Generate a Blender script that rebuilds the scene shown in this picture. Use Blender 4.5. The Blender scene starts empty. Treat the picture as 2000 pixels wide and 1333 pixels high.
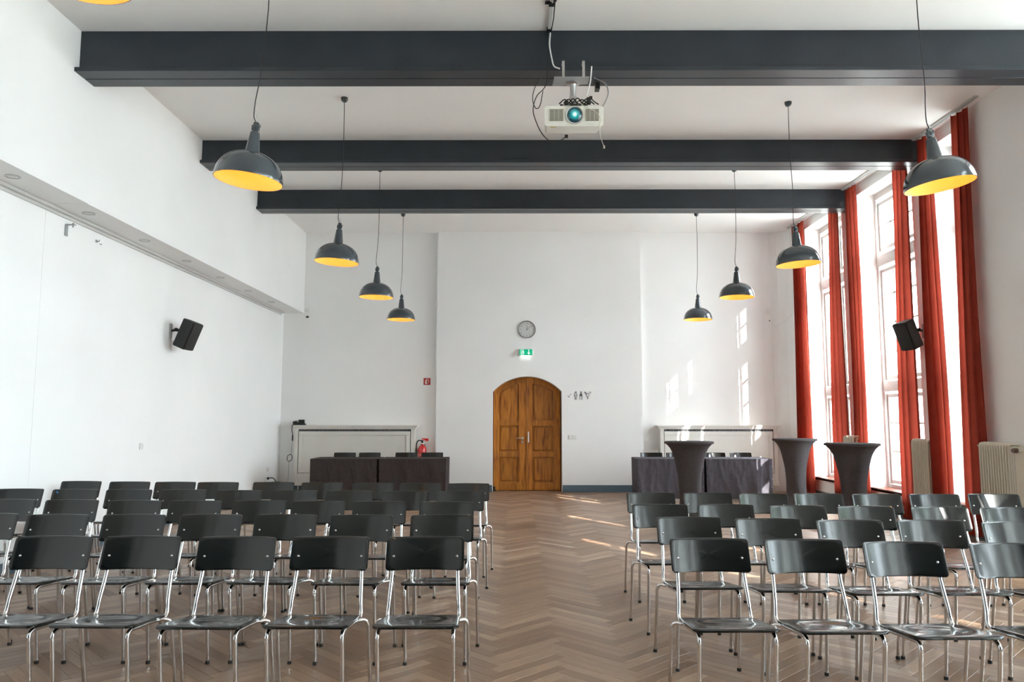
import bpy, bmesh, math, random
from mathutils import Vector, Matrix, noise
random.seed(7)
PI = math.pi
S = bpy.context.scene
C = S.collection

# ------------------------------------------------------------------ camera
cd = bpy.data.cameras.new('camera'); cam = bpy.data.objects.new('camera', cd); C.objects.link(cam)
cam.location = (0, 0, 1.40)
cam.rotation_euler = (PI/2 + math.atan(153.5/1490), 0, math.atan(5/1490))
cd.sensor_width = 36; cd.lens = 1490/2000*36; cd.clip_start = 0.05; cd.clip_end = 300
S.camera = cam
# ------------------------------------------------------------------ world, sun, exposure
w = bpy.data.worlds.new('sky'); S.world = w; w.use_nodes = True
bg = w.node_tree.nodes['Background']; bg.inputs[0].default_value = (0.81, 0.92, 1.0, 1); bg.inputs[1].default_value = 3.2
SUN_DIR = Vector((-0.535*math.cos(math.radians(26.8)), 0.845*math.cos(math.radians(26.8)), -math.sin(math.radians(26.8))))
sl = bpy.data.lights.new('sun', 'SUN'); so = bpy.data.objects.new('sun', sl); C.objects.link(so)
sl.energy = 2.6; sl.angle = math.radians(0.25); sl.color = (1, 0.96, 0.9)
so.rotation_euler = SUN_DIR.to_track_quat('-Z', 'Y').to_euler(); so.location = (20, -20, 20)
S.view_settings.view_transform = 'Standard'; S.view_settings.look = 'None'
S.view_settings.exposure = 3.18; S.view_settings.gamma = 1.0; S.view_settings.use_curve_mapping = False
try:
    S.cycles.diffuse_bounces = 7; S.cycles.max_bounces = 14; S.cycles.transparent_max_bounces = 16
    S.cycles.sample_clamp_indirect = 6.0; S.cycles.caustics_reflective = False; S.cycles.caustics_refractive = False
except Exception:
    pass

# window openings in the right wall: (y0, y1)
XR = 5.50; XG = 5.83; CE = 5.154; ZS = 0.36; ZT = 4.99; YB = 15.0; YS = 15.12; XL = -4.214; XLL = -4.616; YR = -4.6
WIN = [(12.58, 14.20), (10.33, 11.98), (9.10, 9.78), (5.55, 7.15), (2.82, 4.46), (0.63, 2.27), (-1.60, 0.05), (-3.85, -2.20)]
for (a, b) in WIN:                                    # sky portals in the window openings
    pl = bpy.data.lights.new('window_daylight', 'AREA'); pl.shape = 'RECTANGLE'; pl.size = b-a; pl.size_y = ZT-ZS
    pl.cycles.is_portal = True
    po = bpy.data.objects.new('window_daylight', pl); C.objects.link(po)
    po.location = (XG+0.10, (a+b)/2, (ZS+ZT)/2); po.rotation_euler = Vector((-1, 0, 0)).to_track_quat('-Z', 'Y').to_euler()

# ------------------------------------------------------------------ materials
def mat(name, col=(.8, .8, .8), rough=.5, metal=0, coat=0, emit=None, es=0, spec=.5):
    m = bpy.data.materials.new(name); m.use_nodes = True
    p = m.node_tree.nodes['Principled BSDF']
    p.inputs['Base Color'].default_value = (*col, 1); p.inputs['Roughness'].default_value = rough
    p.inputs['Metallic'].default_value = metal; p.inputs['Coat Weight'].default_value = coat
    p.inputs['Coat Roughness'].default_value = 0.12; p.inputs['Specular IOR Level'].default_value = spec
    if emit: p.inputs['Emission Color'].default_value = (*emit, 1); p.inputs['Emission Strength'].default_value = es
    return m
def nd(m, t, **kw):
    n = m.node_tree.nodes.new(t)
    for k, v in kw.items():
        if k in n.inputs: n.inputs[k].default_value = v
        else: setattr(n, k, v)
    return n
def lk(m, a, ao, b, bi): m.node_tree.links.new(a.outputs[ao], b.inputs[bi])
def noise_mat(m, c1, c2, scale=4, stretch=(1, 1, 1), detail=4, coord='Object', bump=0, bscale=None, rough=None, lo=.35, hi=.65):
    P = m.node_tree.nodes['Principled BSDF']
    tc = nd(m, 'ShaderNodeTexCoord'); mp = nd(m, 'ShaderNodeMapping'); mp.inputs['Scale'].default_value = stretch
    lk(m, tc, coord, mp, 'Vector')
    nz = nd(m, 'ShaderNodeTexNoise'); nz.inputs['Scale'].default_value = scale; nz.inputs['Detail'].default_value = detail
    lk(m, mp, 'Vector', nz, 'Vector')
    cr = nd(m, 'ShaderNodeValToRGB'); cr.color_ramp.elements[0].position = lo; cr.color_ramp.elements[1].position = hi
    cr.color_ramp.elements[0].color = (*c1, 1); cr.color_ramp.elements[1].color = (*c2, 1)
    lk(m, nz, 'Fac', cr, 'Fac'); lk(m, cr, 'Color', P, 'Base Color')
    if bump:
        n2 = nd(m, 'ShaderNodeTexNoise'); n2.inputs['Scale'].default_value = bscale or scale*6; n2.inputs['Detail'].default_value = 3
        lk(m, mp, 'Vector', n2, 'Vector')
        b = nd(m, 'ShaderNodeBump'); b.inputs['Strength'].default_value = bump; b.inputs['Distance'].default_value = .01
        lk(m, n2, 'Fac', b, 'Height'); lk(m, b, 'Normal', P, 'Normal')
    if rough:
        mr = nd(m, 'ShaderNodeMapRange'); mr.inputs['To Min'].default_value = rough[0]; mr.inputs['To Max'].default_value = rough[1]
        lk(m, nz, 'Fac', mr, 'Value'); lk(m, mr, 'Result', P, 'Roughness')
    return m
M = {}
M['wall'] = noise_mat(mat('white_plaster', rough=.75, spec=.2), (.86, .858, .85), (.89, .888, .88), .9, bump=.05, bscale=60)
M['ceiling'] = noise_mat(mat('ceiling_paint', rough=.85, spec=.2), (.90, .895, .885), (.92, .915, .905), .7)
M['beam'] = noise_mat(mat('anthracite_paint', rough=.34), (.017, .025, .033), (.023, .032, .041), 3, bump=.12, bscale=90)
M['bluegrey'] = mat('bluegrey_paint', (.085, .13, .165), .4)
M['cream'] = mat('cream_enamel', (.62, .58, .48), .38)
M['offwhite'] = noise_mat(mat('offwhite_paint', rough=.45), (.70, .67, .61), (.74, .71, .66), 2)
M['white'] = mat('white_plastic', (.78, .78, .76), .4)
M['winwhite'] = mat('window_paint', (.58, .575, .555), .45)
M['dark'] = mat('dark_void', (.012, .012, .012), .7)
M['chrome'] = mat('chrome', (.72, .72, .72), .08, 1)
M['steel'] = mat('brushed_steel', (.55, .55, .54), .35, 1)
M['grey'] = mat('grey_metal', (.38, .39, .40), .45, .2)
M['black'] = mat('black_plastic', (.012, .012, .013), .45)
M['rubber'] = mat('black_rubber', (.015, .014, .013), .7)
M['speaker'] = noise_mat(mat('speaker_black', rough=.55), (.010, .010, .011), (.018, .018, .018), 80)
M['grille'] = noise_mat(mat('speaker_grille', rough=.7), (.006, .006, .006), (.03, .03, .03), 260)
M['lamp'] = noise_mat(mat('grey_enamel', rough=.16, coat=.6), (.042, .056, .066), (.048, .062, .072), 2)
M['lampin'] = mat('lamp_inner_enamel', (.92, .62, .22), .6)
M['bulb'] = mat('bulb_glow', (1, .8, .5), .5, emit=(1.0, .60, .20), es=4.4)
M['red'] = mat('red_enamel', (.62, .012, .010), .25, coat=.5)
M['signred'] = mat('sign_red', (.42, .02, .02), .4)
M['signwhite'] = mat('sign_white', (.8, .78, .74), .5)
M['ink'] = mat('dark_ink', (.02, .022, .028), .6)
M['sill'] = noise_mat(mat('varnished_red_brown_wood', rough=.3), (.22, .055, .03), (.30, .085, .05), 6, (6, 1, 1))
M['glass'] = bpy.data.materials.new('window_glass')
def _glass(m):
    m.use_nodes = True; nt = m.node_tree; nt.nodes.clear()
    o = nt.nodes.new('ShaderNodeOutputMaterial'); mx = nt.nodes.new('ShaderNodeMixShader')
    t = nt.nodes.new('ShaderNodeBsdfTransparent'); g = nt.nodes.new('ShaderNodeBsdfGlossy'); g.inputs['Roughness'].default_value = .02
    mx.inputs[0].default_value = .04
    t.inputs[0].default_value = (.97, .985, .98, 1)
    nt.links.new(t.outputs[0], mx.inputs[1]); nt.links.new(g.outputs[0], mx.inputs[2]); nt.links.new(mx.outputs[0], o.inputs[0])
_glass(M['glass'])
def chair_wood():
    m = mat('black_stained_plywood', (.0045, .0060, .0060), rough=.22, coat=.35, spec=.42)
    P = m.node_tree.nodes['Principled BSDF']
    tc = nd(m, 'ShaderNodeTexCoord'); oi = nd(m, 'ShaderNodeObjectInfo'); ad = nd(m, 'ShaderNodeVectorMath', operation='ADD')
    lk(m, tc, 'Object', ad, 0); cb = nd(m, 'ShaderNodeCombineXYZ')
    lk(m, oi, 'Random', cb, 'X'); lk(m, oi, 'Random', cb, 'Y'); m.node_tree.links.new(cb.outputs[0], ad.inputs[1])
    mp = nd(m, 'ShaderNodeMapping'); mp.inputs['Scale'].default_value = (26, 2, 1.5); lk(m, ad, 'Vector', mp, 'Vector')
    nz = nd(m, 'ShaderNodeTexNoise'); nz.inputs['Scale'].default_value = 1.0; nz.inputs['Detail'].default_value = 4; nz.inputs['Distortion'].default_value = .8; lk(m, mp, 'Vector', nz, 'Vector')
    mr = nd(m, 'ShaderNodeMapRange'); mr.inputs['To Min'].default_value = .17; mr.inputs['To Max'].default_value = .23; lk(m, nz, 'Fac', mr, 'Value'); lk(m, mr, 'Result', P, 'Roughness')
    return m
M['chair'] = chair_wood()
M['chip'] = mat('bare_plywood', (.42, .26, .13), .6)
M['blue'] = mat('blue_sticker', (.01, .16, .42), .5)
def cloth(name, c1, c2, tr=0.0, sc=30):
    m = noise_mat(mat(name, rough=.85, spec=.15), c1, c2, sc, bump=.15, bscale=350)
    if tr:
        nt = m.node_tree; P = nt.nodes['Principled BSDF']; o = nt.nodes['Material Output']
        mx = nd(m, 'ShaderNodeMixShader'); mx.inputs[0].default_value = tr; t = nd(m, 'ShaderNodeBsdfTranslucent')
        t.inputs[0].default_value = (*[min(1, c*1.7) for c in c2], 1)
        lk(m, P, 'BSDF', mx, 1); lk(m, t, 'BSDF', mx, 2); lk(m, mx, 'Shader', o, 'Surface')
    return m
M['curtain'] = cloth('rust_red_curtain', (.225, .032, .019), (.27, .040, .024), .22, 8)
M['table_brown'] = cloth('dark_brown_cloth', (.050, .038, .038), (.062, .048, .048))
M['table_grey'] = cloth('dark_grey_cloth', (.090, .084, .100), (.105, .098, .118))
M['spandex'] = cloth('stretch_fabric', (.066, .058, .060), (.078, .069, .072))
def wood_door():
    m = mat('honey_pine', rough=.38, coat=.15)
    P = m.node_tree.nodes['Principled BSDF']
    tc = nd(m, 'ShaderNodeTexCoord'); mp = nd(m, 'ShaderNodeMapping'); mp.inputs['Scale'].default_value = (9, 9, .8); lk(m, tc, 'Object', mp, 'Vector')
    nz = nd(m, 'ShaderNodeTexNoise'); nz.inputs['Scale'].default_value = 3.0; nz.inputs['Detail'].default_value = 6; nz.inputs['Distortion'].default_value = .6; lk(m, mp, 'Vector', nz, 'Vector')
    cr = nd(m, 'ShaderNodeValToRGB'); e = cr.color_ramp.elements
    e[0].position = .30; e[0].color = (.20, .060, .010, 1); e[1].position = .72; e[1].color = (.56, .225, .030, 1)
    k = cr.color_ramp.elements.new(.5); k.color = (.44, .155, .018, 1)
    lk(m, nz, 'Fac', cr, 'Fac')
    oi = nd(m, 'ShaderNodeObjectInfo'); mr = nd(m, 'ShaderNodeMapRange'); mr.inputs['To Min'].default_value = .78; mr.inputs['To Max'].default_value = 1.08
    lk(m, oi, 'Random', mr, 'Value')
    mx = nd(m, 'ShaderNodeHueSaturation'); lk(m, mr, 'Result', mx, 'Value'); lk(m, cr, 'Color', mx, 'Color'); lk(m, mx, 'Color', P, 'Base Color')
    return m
M['door'] = wood_door()
def parquet():
    m = mat('oak_parquet', rough=.35)
    P = m.node_tree.nodes['Principled BSDF']
    at = nd(m, 'ShaderNodeAttribute', attribute_name='tone'); uv = nd(m, 'ShaderNodeUVMap', uv_map='UVMap')
    cr = nd(m, 'ShaderNodeValToRGB'); e = cr.color_ramp.elements
    e[0].position = 0; e[0].color = (.205, .118, .070, 1); e[1].position = 1; e[1].color = (.46, .33, .235, 1)
    for p, c in ((.3, (.265, .162, .100)), (.55, (.305, .193, .122)), (.8, (.355, .232, .150))):
        k = cr.color_ramp.elements.new(p); k.color = (*c, 1)
    lk(m, at, 'Fac', cr, 'Fac')
    mp = nd(m, 'ShaderNodeMapping'); mp.inputs['Scale'].default_value = (4, 60, 1); lk(m, uv, 'UV', mp, 'Vector')
    nz = nd(m, 'ShaderNodeTexNoise'); nz.inputs['Scale'].default_value = 1.6; nz.inputs['Detail'].default_value = 7; nz.inputs['Distortion'].default_value = .5; lk(m, mp, 'Vector', nz, 'Vector')
    mr = nd(m, 'ShaderNodeMapRange'); mr.inputs['From Min'].default_value = .3; mr.inputs['From Max'].default_value = .7; mr.inputs['To Min'].default_value = .72; mr.inputs['To Max'].default_value = 1.16
    lk(m, nz, 'Fac', mr, 'Value')
    hs = nd(m, 'ShaderNodeHueSaturation'); lk(m, mr, 'Result', hs, 'Value'); lk(m, cr, 'Color', hs, 'Color'); lk(m, hs, 'Color', P, 'Base Color')
    r2 = nd(m, 'ShaderNodeMapRange'); r2.inputs['To Min'].default_value = .24; r2.inputs['To Max'].default_value = .46; lk(m, nz, 'Fac', r2, 'Value'); lk(m, r2, 'Result', P, 'Roughness')
    P.inputs['Anisotropic'].default_value = .75; tg = nd(m, 'ShaderNodeTangent', direction_type='UV_MAP', uv_map='UVMap'); lk(m, tg, 'Tangent', P, 'Tangent')
    b = nd(m, 'ShaderNodeBump'); b.inputs['Strength'].default_value = .08; b.inputs['Distance'].default_value = .002; lk(m, nz, 'Fac', b, 'Height'); lk(m, b, 'Normal', P, 'Normal')
    return m
M['parquet'] = parquet()

# ------------------------------------------------------------------ mesh helpers
class MB:
    def __init__(s): s.bm = bmesh.new()
    def box(s, x0, x1, y0, y1, z0, z1, bev=0, seg=2):
        r = bmesh.ops.create_cube(s.bm, size=1)
        for v in r['verts']:
            v.co = Vector(((x0+x1)/2+v.co.x*(x1-x0), (y0+y1)/2+v.co.y*(y1-y0), (z0+z1)/2+v.co.z*(z1-z0)))
        if bev:
            es = list({e for v in r['verts'] for e in v.link_edges})
            bmesh.ops.bevel(s.bm, geom=es, offset=bev, segments=seg, affect='EDGES', profile=.5)
        return s
    def tube(s, pts, r, n=10, caps=True, smooth_path=0):
        pts = [Vector(p) for p in pts]
        if smooth_path: pts = catmull(pts, smooth_path)
        rs = r if isinstance(r, (list, tuple)) else [r]*len(pts)
        if len(rs) != len(pts): rs = [rs[min(len(rs)-1, int(i*len(rs)/len(pts)))] for i in range(len(pts))]
        t0 = (pts[1]-pts[0]).normalized(); up = Vector((0, 0, 1)) if abs(t0.z) < .9 else Vector((1, 0, 0))
        a = t0.cross(up).normalized(); rings = []
        for i, p in enumerate(pts):
            t = (pts[min(i+1, len(pts)-1)]-pts[max(i-1, 0)]).normalized()
            a = (a - t*a.dot(t)).normalized(); b = t.cross(a)
            rings.append([s.bm.verts.new(p+(a*math.cos(2*PI*k/n)+b*math.sin(2*PI*k/n))*rs[i]) for k in range(n)])
        for i in range(len(rings)-1):
            for k in range(n): s.bm.faces.new((rings[i][k], rings[i][(k+1) % n], rings[i+1][(k+1) % n], rings[i+1][k]))
        if caps: s.bm.faces.new(rings[0][::-1]); s.bm.faces.new(rings[-1])
        return s
    def lathe(s, prof, n=32, c=(0, 0, 0), axis='Z', close=False):
        rings = []
        for (r, z) in prof:
            ring = []
            for k in range(n):
                x, y = r*math.cos(2*PI*k/n), r*math.sin(2*PI*k/n)
                p = (x, y, z) if axis == 'Z' else ((x, z, y) if axis == 'Y' else (z, x, y))
                ring.append(s.bm.verts.new(Vector(p)+Vector(c)))
            rings.append(ring)
        for i in range(len(rings)-1):
            for k in range(n): s.bm.faces.new((rings[i][k], rings[i][(k+1) % n], rings[i+1][(k+1) % n], rings[i+1][k]))
        if prof[0][0] > 0 and not close: s.bm.faces.new(rings[0][::-1])
        if prof[-1][0] > 0 and not close: s.bm.faces.new(rings[-1])
        if close:
            for k in range(n): s.bm.faces.new((rings[-1][k], rings[-1][(k+1) % n], rings[0][(k+1) % n], rings[0][k]))
        return s
    def prism(s, poly, d0, d1, axis='Y'):
        def P(a, b, d): return Vector((a, d, b)) if axis == 'Y' else (Vector((d, a, b)) if axis == 'X' else Vector((a, b, d)))
        v0 = [s.bm.verts.new(P(a, b, d0)) for a, b in poly]; v1 = [s.bm.verts.new(P(a, b, d1)) for a, b in poly]
        n = len(poly)
        s.bm.faces.new(v0); s.bm.faces.new(v1[::-1])
        for i in range(n): s.bm.faces.new((v0[i], v1[i], v1[(i+1) % n], v0[(i+1) % n]))
        return s
    def grid(s, f, nu, nv):
        g = [[s.bm.verts.new(Vector(f(i/nu, j/nv))) for j in range(nv+1)] for i in range(nu+1)]
        for i in range(nu):
            for j in range(nv): s.bm.faces.new((g[i][j], g[i+1][j], g[i+1][j+1], g[i][j+1]))
        return s
    def mesh(s, name, m, smooth=None):
        bmesh.ops.remove_doubles(s.bm, verts=s.bm.verts, dist=1e-6)
        bmesh.ops.recalc_face_normals(s.bm, faces=s.bm.faces)
        me = bpy.data.meshes.new(name); s.bm.to_mesh(me); s.bm.free()
        me.materials.append(m)
        if smooth is not None:
            me.polygons.foreach_set('use_smooth', [True]*len(me.polygons))
            if smooth < 180: me.set_sharp_from_angle(angle=math.radians(smooth))
        return me
    def obj(s, name, m, parent=None, smooth=None):
        return link(name, s.mesh(name, m, smooth), parent)
def catmull(p, n):
    out = []; q = [p[0]*2-p[1]]+p+[p[-1]*2-p[-2]]
    for i in range(1, len(q)-2):
        for k in range(n):
            t = k/n; a, b, c, d = q[i-1], q[i], q[i+1], q[i+2]
            out.append(.5*((2*b)+(c-a)*t+(2*a-5*b+4*c-d)*t*t+(3*b-a-3*c+d)*t**3))
    out.append(p[-1]); return out
def link(name, me, parent=None):
    o = bpy.data.objects.new(name, me); C.objects.link(o)
    if parent: o.parent = parent
    return o
def tag(o, label=None, cat=None, group=None, kind=None):
    if label: o['label'] = label
    if cat: o['category'] = cat
    if group: o['group'] = group
    if kind: o['kind'] = kind
    return o
def thing(name, label, cat, loc=(0, 0, 0), rz=0, group=None, kind=None):
    o = bpy.data.objects.new(name, None); C.objects.link(o); o.location = loc; o.rotation_euler = (0, 0, rz); o.empty_display_size = .1
    return tag(o, label, cat, group, kind)
def copy_tree(o, parent=None):
    c = o.copy(); C.objects.link(c)
    if parent: c.parent = parent
    for ch in o.children: copy_tree(ch, c)
    return c
def rrect(w, h, r, n=6, cx=0, cy=0):
    out = []
    for (sx, sy, a0) in ((1, 1, 0), (-1, 1, 90), (-1, -1, 180), (1, -1, 270)):
        for k in range(n+1):
            a = math.radians(a0+90*k/n); out.append((cx+sx*(w/2-r)+r*math.cos(a), cy+sy*(h/2-r)+r*math.sin(a)))
    return out
def struct(o): o['kind'] = 'structure'; return o
def text_mesh(body, size, ext=.001):
    c = bpy.data.curves.new('t', 'FONT'); c.body = body; c.size = size; c.extrude = ext; c.align_x = 'CENTER'; c.align_y = 'CENTER'; c.resolution_u = 2
    o = bpy.data.objects.new('t', c); C.objects.link(o); dg = bpy.context.evaluated_depsgraph_get(); dg.update()
    me = bpy.data.meshes.new_from_object(o.evaluated_get(dg)); bpy.data.objects.remove(o); bpy.data.curves.remove(c); return me

# ================================================================== SETTING
# floor slab + herringbone planks
fl = MB().box(-5.0, 6.0, YR-.5, 15.7, -.2, -.013).obj('floor', mat('screed', (.12, .08, .055), .8)); struct(fl)
L_, W_ = .546, .078; R2 = math.sqrt(2); T_ = .012
def plank_mesh(Lp, Wp, tone, name):
    bm = bmesh.new(); g = .0007; c = .0012
    a, b = Lp/2-g, Wp/2-g
    lo = [bm.verts.new((x, y, -T_)) for x, y in ((-a, -b), (a, -b), (a, b), (-a, b))]
    mi = [bm.verts.new((x, y, -c)) for x, y in ((-a, -b), (a, -b), (a, b), (-a, b))]
    to = [bm.verts.new((x, y, 0)) for x, y in ((-a+c, -b+c), (a-c, -b+c), (a-c, b-c), (-a+c, b-c))]
    bm.faces.new(to)
    for A, B in ((lo, mi), (mi, to)):
        for i in range(4): bm.faces.new((A[i], A[(i+1) % 4], B[(i+1) % 4], B[i]))
    uvl = bm.loops.layers.uv.new('UVMap'); ou, ov = random.uniform(0, 30), random.uniform(0, 30)
    for f in bm.faces:
        for l in f.loops: l[uvl].uv = (l.vert.co.x+ou, l.vert.co.y+ov)
    me = bpy.data.meshes.new(name); bm.to_mesh(me); bm.free(); me.materials.append(M['parquet'])
    at = me.attributes.new('tone', 'FLOAT', 'FACE'); at.data.foreach_set('value', [tone]*len(me.polygons))
    return me
planks = []
for j in range(-9, 10):
    for k in range(-60, 160):
        for vert in (0, 1):
            if vert: u = k*W_+L_+W_/2+j*L_; v = k*W_+W_-L_/2-j*L_; ang = 3*PI/4
            else: u = k*W_+L_/2+j*L_; v = k*W_+W_/2-j*L_; ang = PI/4
            x = (u-v)/R2-.089; y = (u+v)/R2
            if -4.75 < x < 5.62 and 2.2 < y < 15.45: planks.append((x, y, ang))
def rank(p):
    x, y, a = p
    if y < 3.85 or abs(x+.02) > .70*y: return 1e6+y
    return math.hypot(x, y)*(.72 if -.30 < x < 1.05 else 1.0)
planks.sort(key=rank)
tones = [random.random() for _ in range(14)]
var = [plank_mesh(L_, W_, t, 'plank') for t in tones]
for (x, y, a) in planks[:290]:
    o = link('plank', random.choice(var), fl); o.location = (x, y, random.uniform(-.0004, .0003)); o.rotation_euler = (random.uniform(-.002, .002), random.uniform(-.001, .001), a+random.choice((0, PI)))
def joined_planks(lst):
    vs, fs, tn, uv = [], [], [], []
    g = .0007; c = .0012; a, b = L_/2-g, W_/2-g
    loc = [(-a, -b, -T_), (a, -b, -T_), (a, b, -T_), (-a, b, -T_), (-a, -b, -c), (a, -b, -c), (a, b, -c), (-a, b, -c), (-a+c, -b+c, 0), (a-c, -b+c, 0), (a-c, b-c, 0), (-a+c, b-c, 0)]
    fc = [(8, 9, 10, 11)]+[(i, (i+1) % 4, 4+(i+1) % 4, 4+i) for i in range(4)]+[(4+i, 4+(i+1) % 4, 8+(i+1) % 4, 8+i) for i in range(4)]
    for (x, y, an) in lst:
        base = len(vs); ca, sa = math.cos(an), math.sin(an); t = random.random(); ou, ov = random.uniform(0, 30), random.uniform(0, 30); dz = random.uniform(-.0004, .0003)
        for (px, py, pz) in loc: vs.append((x+px*ca-py*sa, y+px*sa+py*ca, pz+dz))
        for f in fc:
            fs.append([base+i for i in f]); tn.append(t)
            for i in f: uv += [loc[i][0]+ou, loc[i][1]+ov]
    me = bpy.data.meshes.new('planks'); me.from_pydata(vs, [], fs)
    u = me.uv_layers.new(name='UVMap'); u.data.foreach_set('uv', uv)
    at = me.attributes.new('tone', 'FLOAT', 'FACE'); at.data.foreach_set('value', tn); me.materials.append(M['parquet'])
    return me
o = link('herringbone_planks', joined_planks(planks[290:]), fl); o['kind'] = 'stuff'
struct(MB().box(-4.75, 5.62, YR, 2.0, -.012, 0).obj('trim_1', mat('plain_oak', (.29, .18, .115), .35)))

struct(MB().box(-5.0, 6.2, YR-.6, 15.7, CE, CE+.3).obj('ceiling', M['ceiling']))
# back wall: projecting middle part with the arched doorway, set-back sides
DX0, DX1, DZ, DA = -.43, .925, 1.95, 2.245
def arch(x0, x1, zs, za, n=20):
    hw = (x1-x0)/2; s_ = za-zs; R = (hw*hw+s_*s_)/(2*s_); cx = (x0+x1)/2; cz = za-R; a0 = math.asin(hw/R)
    return [(cx+R*math.sin(-a0+2*a0*i/n), cz+R*math.cos(-a0+2*a0*i/n)) for i in range(n+1)]
mb = MB(); ar = arch(DX0, DX1, DZ, DA)
mb.prism([(-1.54, -.05), (DX0, -.05)]+ar+[(DX1, -.05), (2.51, -.05), (2.51, CE+.05), (-1.54, CE+.05)], YB, 15.42)
mb.box(-5.0, -1.54, YS, 15.42, -.05, CE+.05); mb.box(2.51, 4.98, YS, 15.42, -.05, CE+.05)
mb.prism([(4.98, YS), (5.12, YS-.015), (5.25, YS-.06), (5.37, YS-.15), (5.45, YS-.28), (XR, YS-.46), (6.2, YS-.46), (6.2, 15.42), (4.98, 15.42)], -.05, CE+.05, 'Z')
mb.box(DX0-.2, DX1+.2, 15.42, 15.5, -.05, 2.6)
struct(mb.obj('wall_back', M['wall']))
# left wall: lower face, boxed-out upper part, seams
SY = 7.328
mb = MB().box(-5.0, XLL, YR, SY-.004, -.05, CE).box(-5.0, XLL-.003, SY+.004, 15.2, -.05, CE).box(-5.0, XLL-.03, SY-.01, SY+.01, -.05, CE)
struct(mb.obj('wall_left', M['wall']))
mb = MB().box(XLL-.1, XL+.008, YR, SY-.006, 3.52, CE+.02).box(XLL-.1, XL, SY+.006, 15.2, 3.52, CE+.02).box(XLL-.1, XL-.02, SY-.01, SY+.01, 3.53, CE)
struct(mb.obj('wall_left_upper', M['wall']))
# right wall with tall window openings
mb = MB(); ys = [YR]+[v for wn in sorted(WIN) for v in wn]+[14.75]
for i in range(0, len(ys), 2): mb.box(XR, 6.05, ys[i], ys[i+1], -.05, CE+.02)
for (a, b) in WIN: mb.box(XR, 6.05, a, b, -.05, ZS-.03).box(XR, 6.05, a, b, ZT, CE+.02)
struct(mb.obj('wall_right', M['wall']))
mb = MB().box(-5.0, 6.05, YR-.3, YR, -.05, CE+.02)
struct(mb.obj('wall_rear', M['wall']))
tag(MB().grid(lambda u, v: (-4.2+9.4*u, YR+.25+.06*math.sin(u*170), .05+5.0*v), 340, 2).obj('stage_curtain', mat('charcoal_drape', (.02, .02, .022), .9)), 'charcoal stage curtain across the wall behind the camera', 'curtain')
# baseboards
bbh = .135
def bb(name, *boxes):
    m_ = MB()
    for b in boxes: m_.box(*b, bev=.004)
    return struct(m_.obj(name, M['bluegrey']))
bb('baseboard_back', (DX1+.005, 2.51, YB-.022, YB, 0, bbh), (DX1+.005, 2.51, YB-.032, YB, 0, .02), (-1.54, DX0-.005, YB-.022, YB, 0, bbh), (2.51, 5.0, YS-.022, YS, 0, bbh), (XLL, -1.54, YS-.022, YS, 0, bbh), (-1.54, DX0-.005, YB-.032, YB, 0, .02))
bb('baseboard_left', (XLL, XLL+.02, YR, SY-.004, 0, .11), (XLL-.003, XLL+.017, SY+.004, 15.1, 0, .11))
bb('baseboard_right', (XR-.02, XR, YR, 14.7, 0, .12))
# rail under the boxed-out part of the left wall
struct(MB().box(XLL, XLL+.055, YR, 14.93, 3.485, 3.52, bev=.006).box(XLL, XLL+.018, YR, 14.93, 3.455, 3.49, bev=.004).obj('trim_2', M['winwhite']))
# steel beams: boxed web + double bottom flange with a seam
def beam(y0, y1, zb, wy0, wy1, lab, x1=XR):
    t = thing('ceiling_beam', lab, 'beam', (0, y0, zb), kind='structure')
    MB().box(XL-.05, x1+.05, wy0-y0, wy1-y0, .035, CE-zb+.02).obj('web', M['beam'], t)
    h = (y1-y0)/2
    MB().box(XL-.05, x1+.05, 0, h-.004, 0, .042, bev=.006).box(XL-.05, x1+.05, h+.004, y1-y0, 0, .042, bev=.006).box(XL-.05, x1+.05, h-.02, h+.02, .01, .04).obj('flange', M['beam'], t)
beam(6.97, 7.325, 4.715, 7.05, 7.25, 'deep anthracite steel beam nearest the camera, carrying the projector')
beam(9.90, 10.245, 4.822, 9.96, 10.17, 'anthracite steel beam in the middle of the three')
beam(12.14, 12.44, 4.820, 12.19, 12.38, 'anthracite steel beam farthest from the camera')

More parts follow.
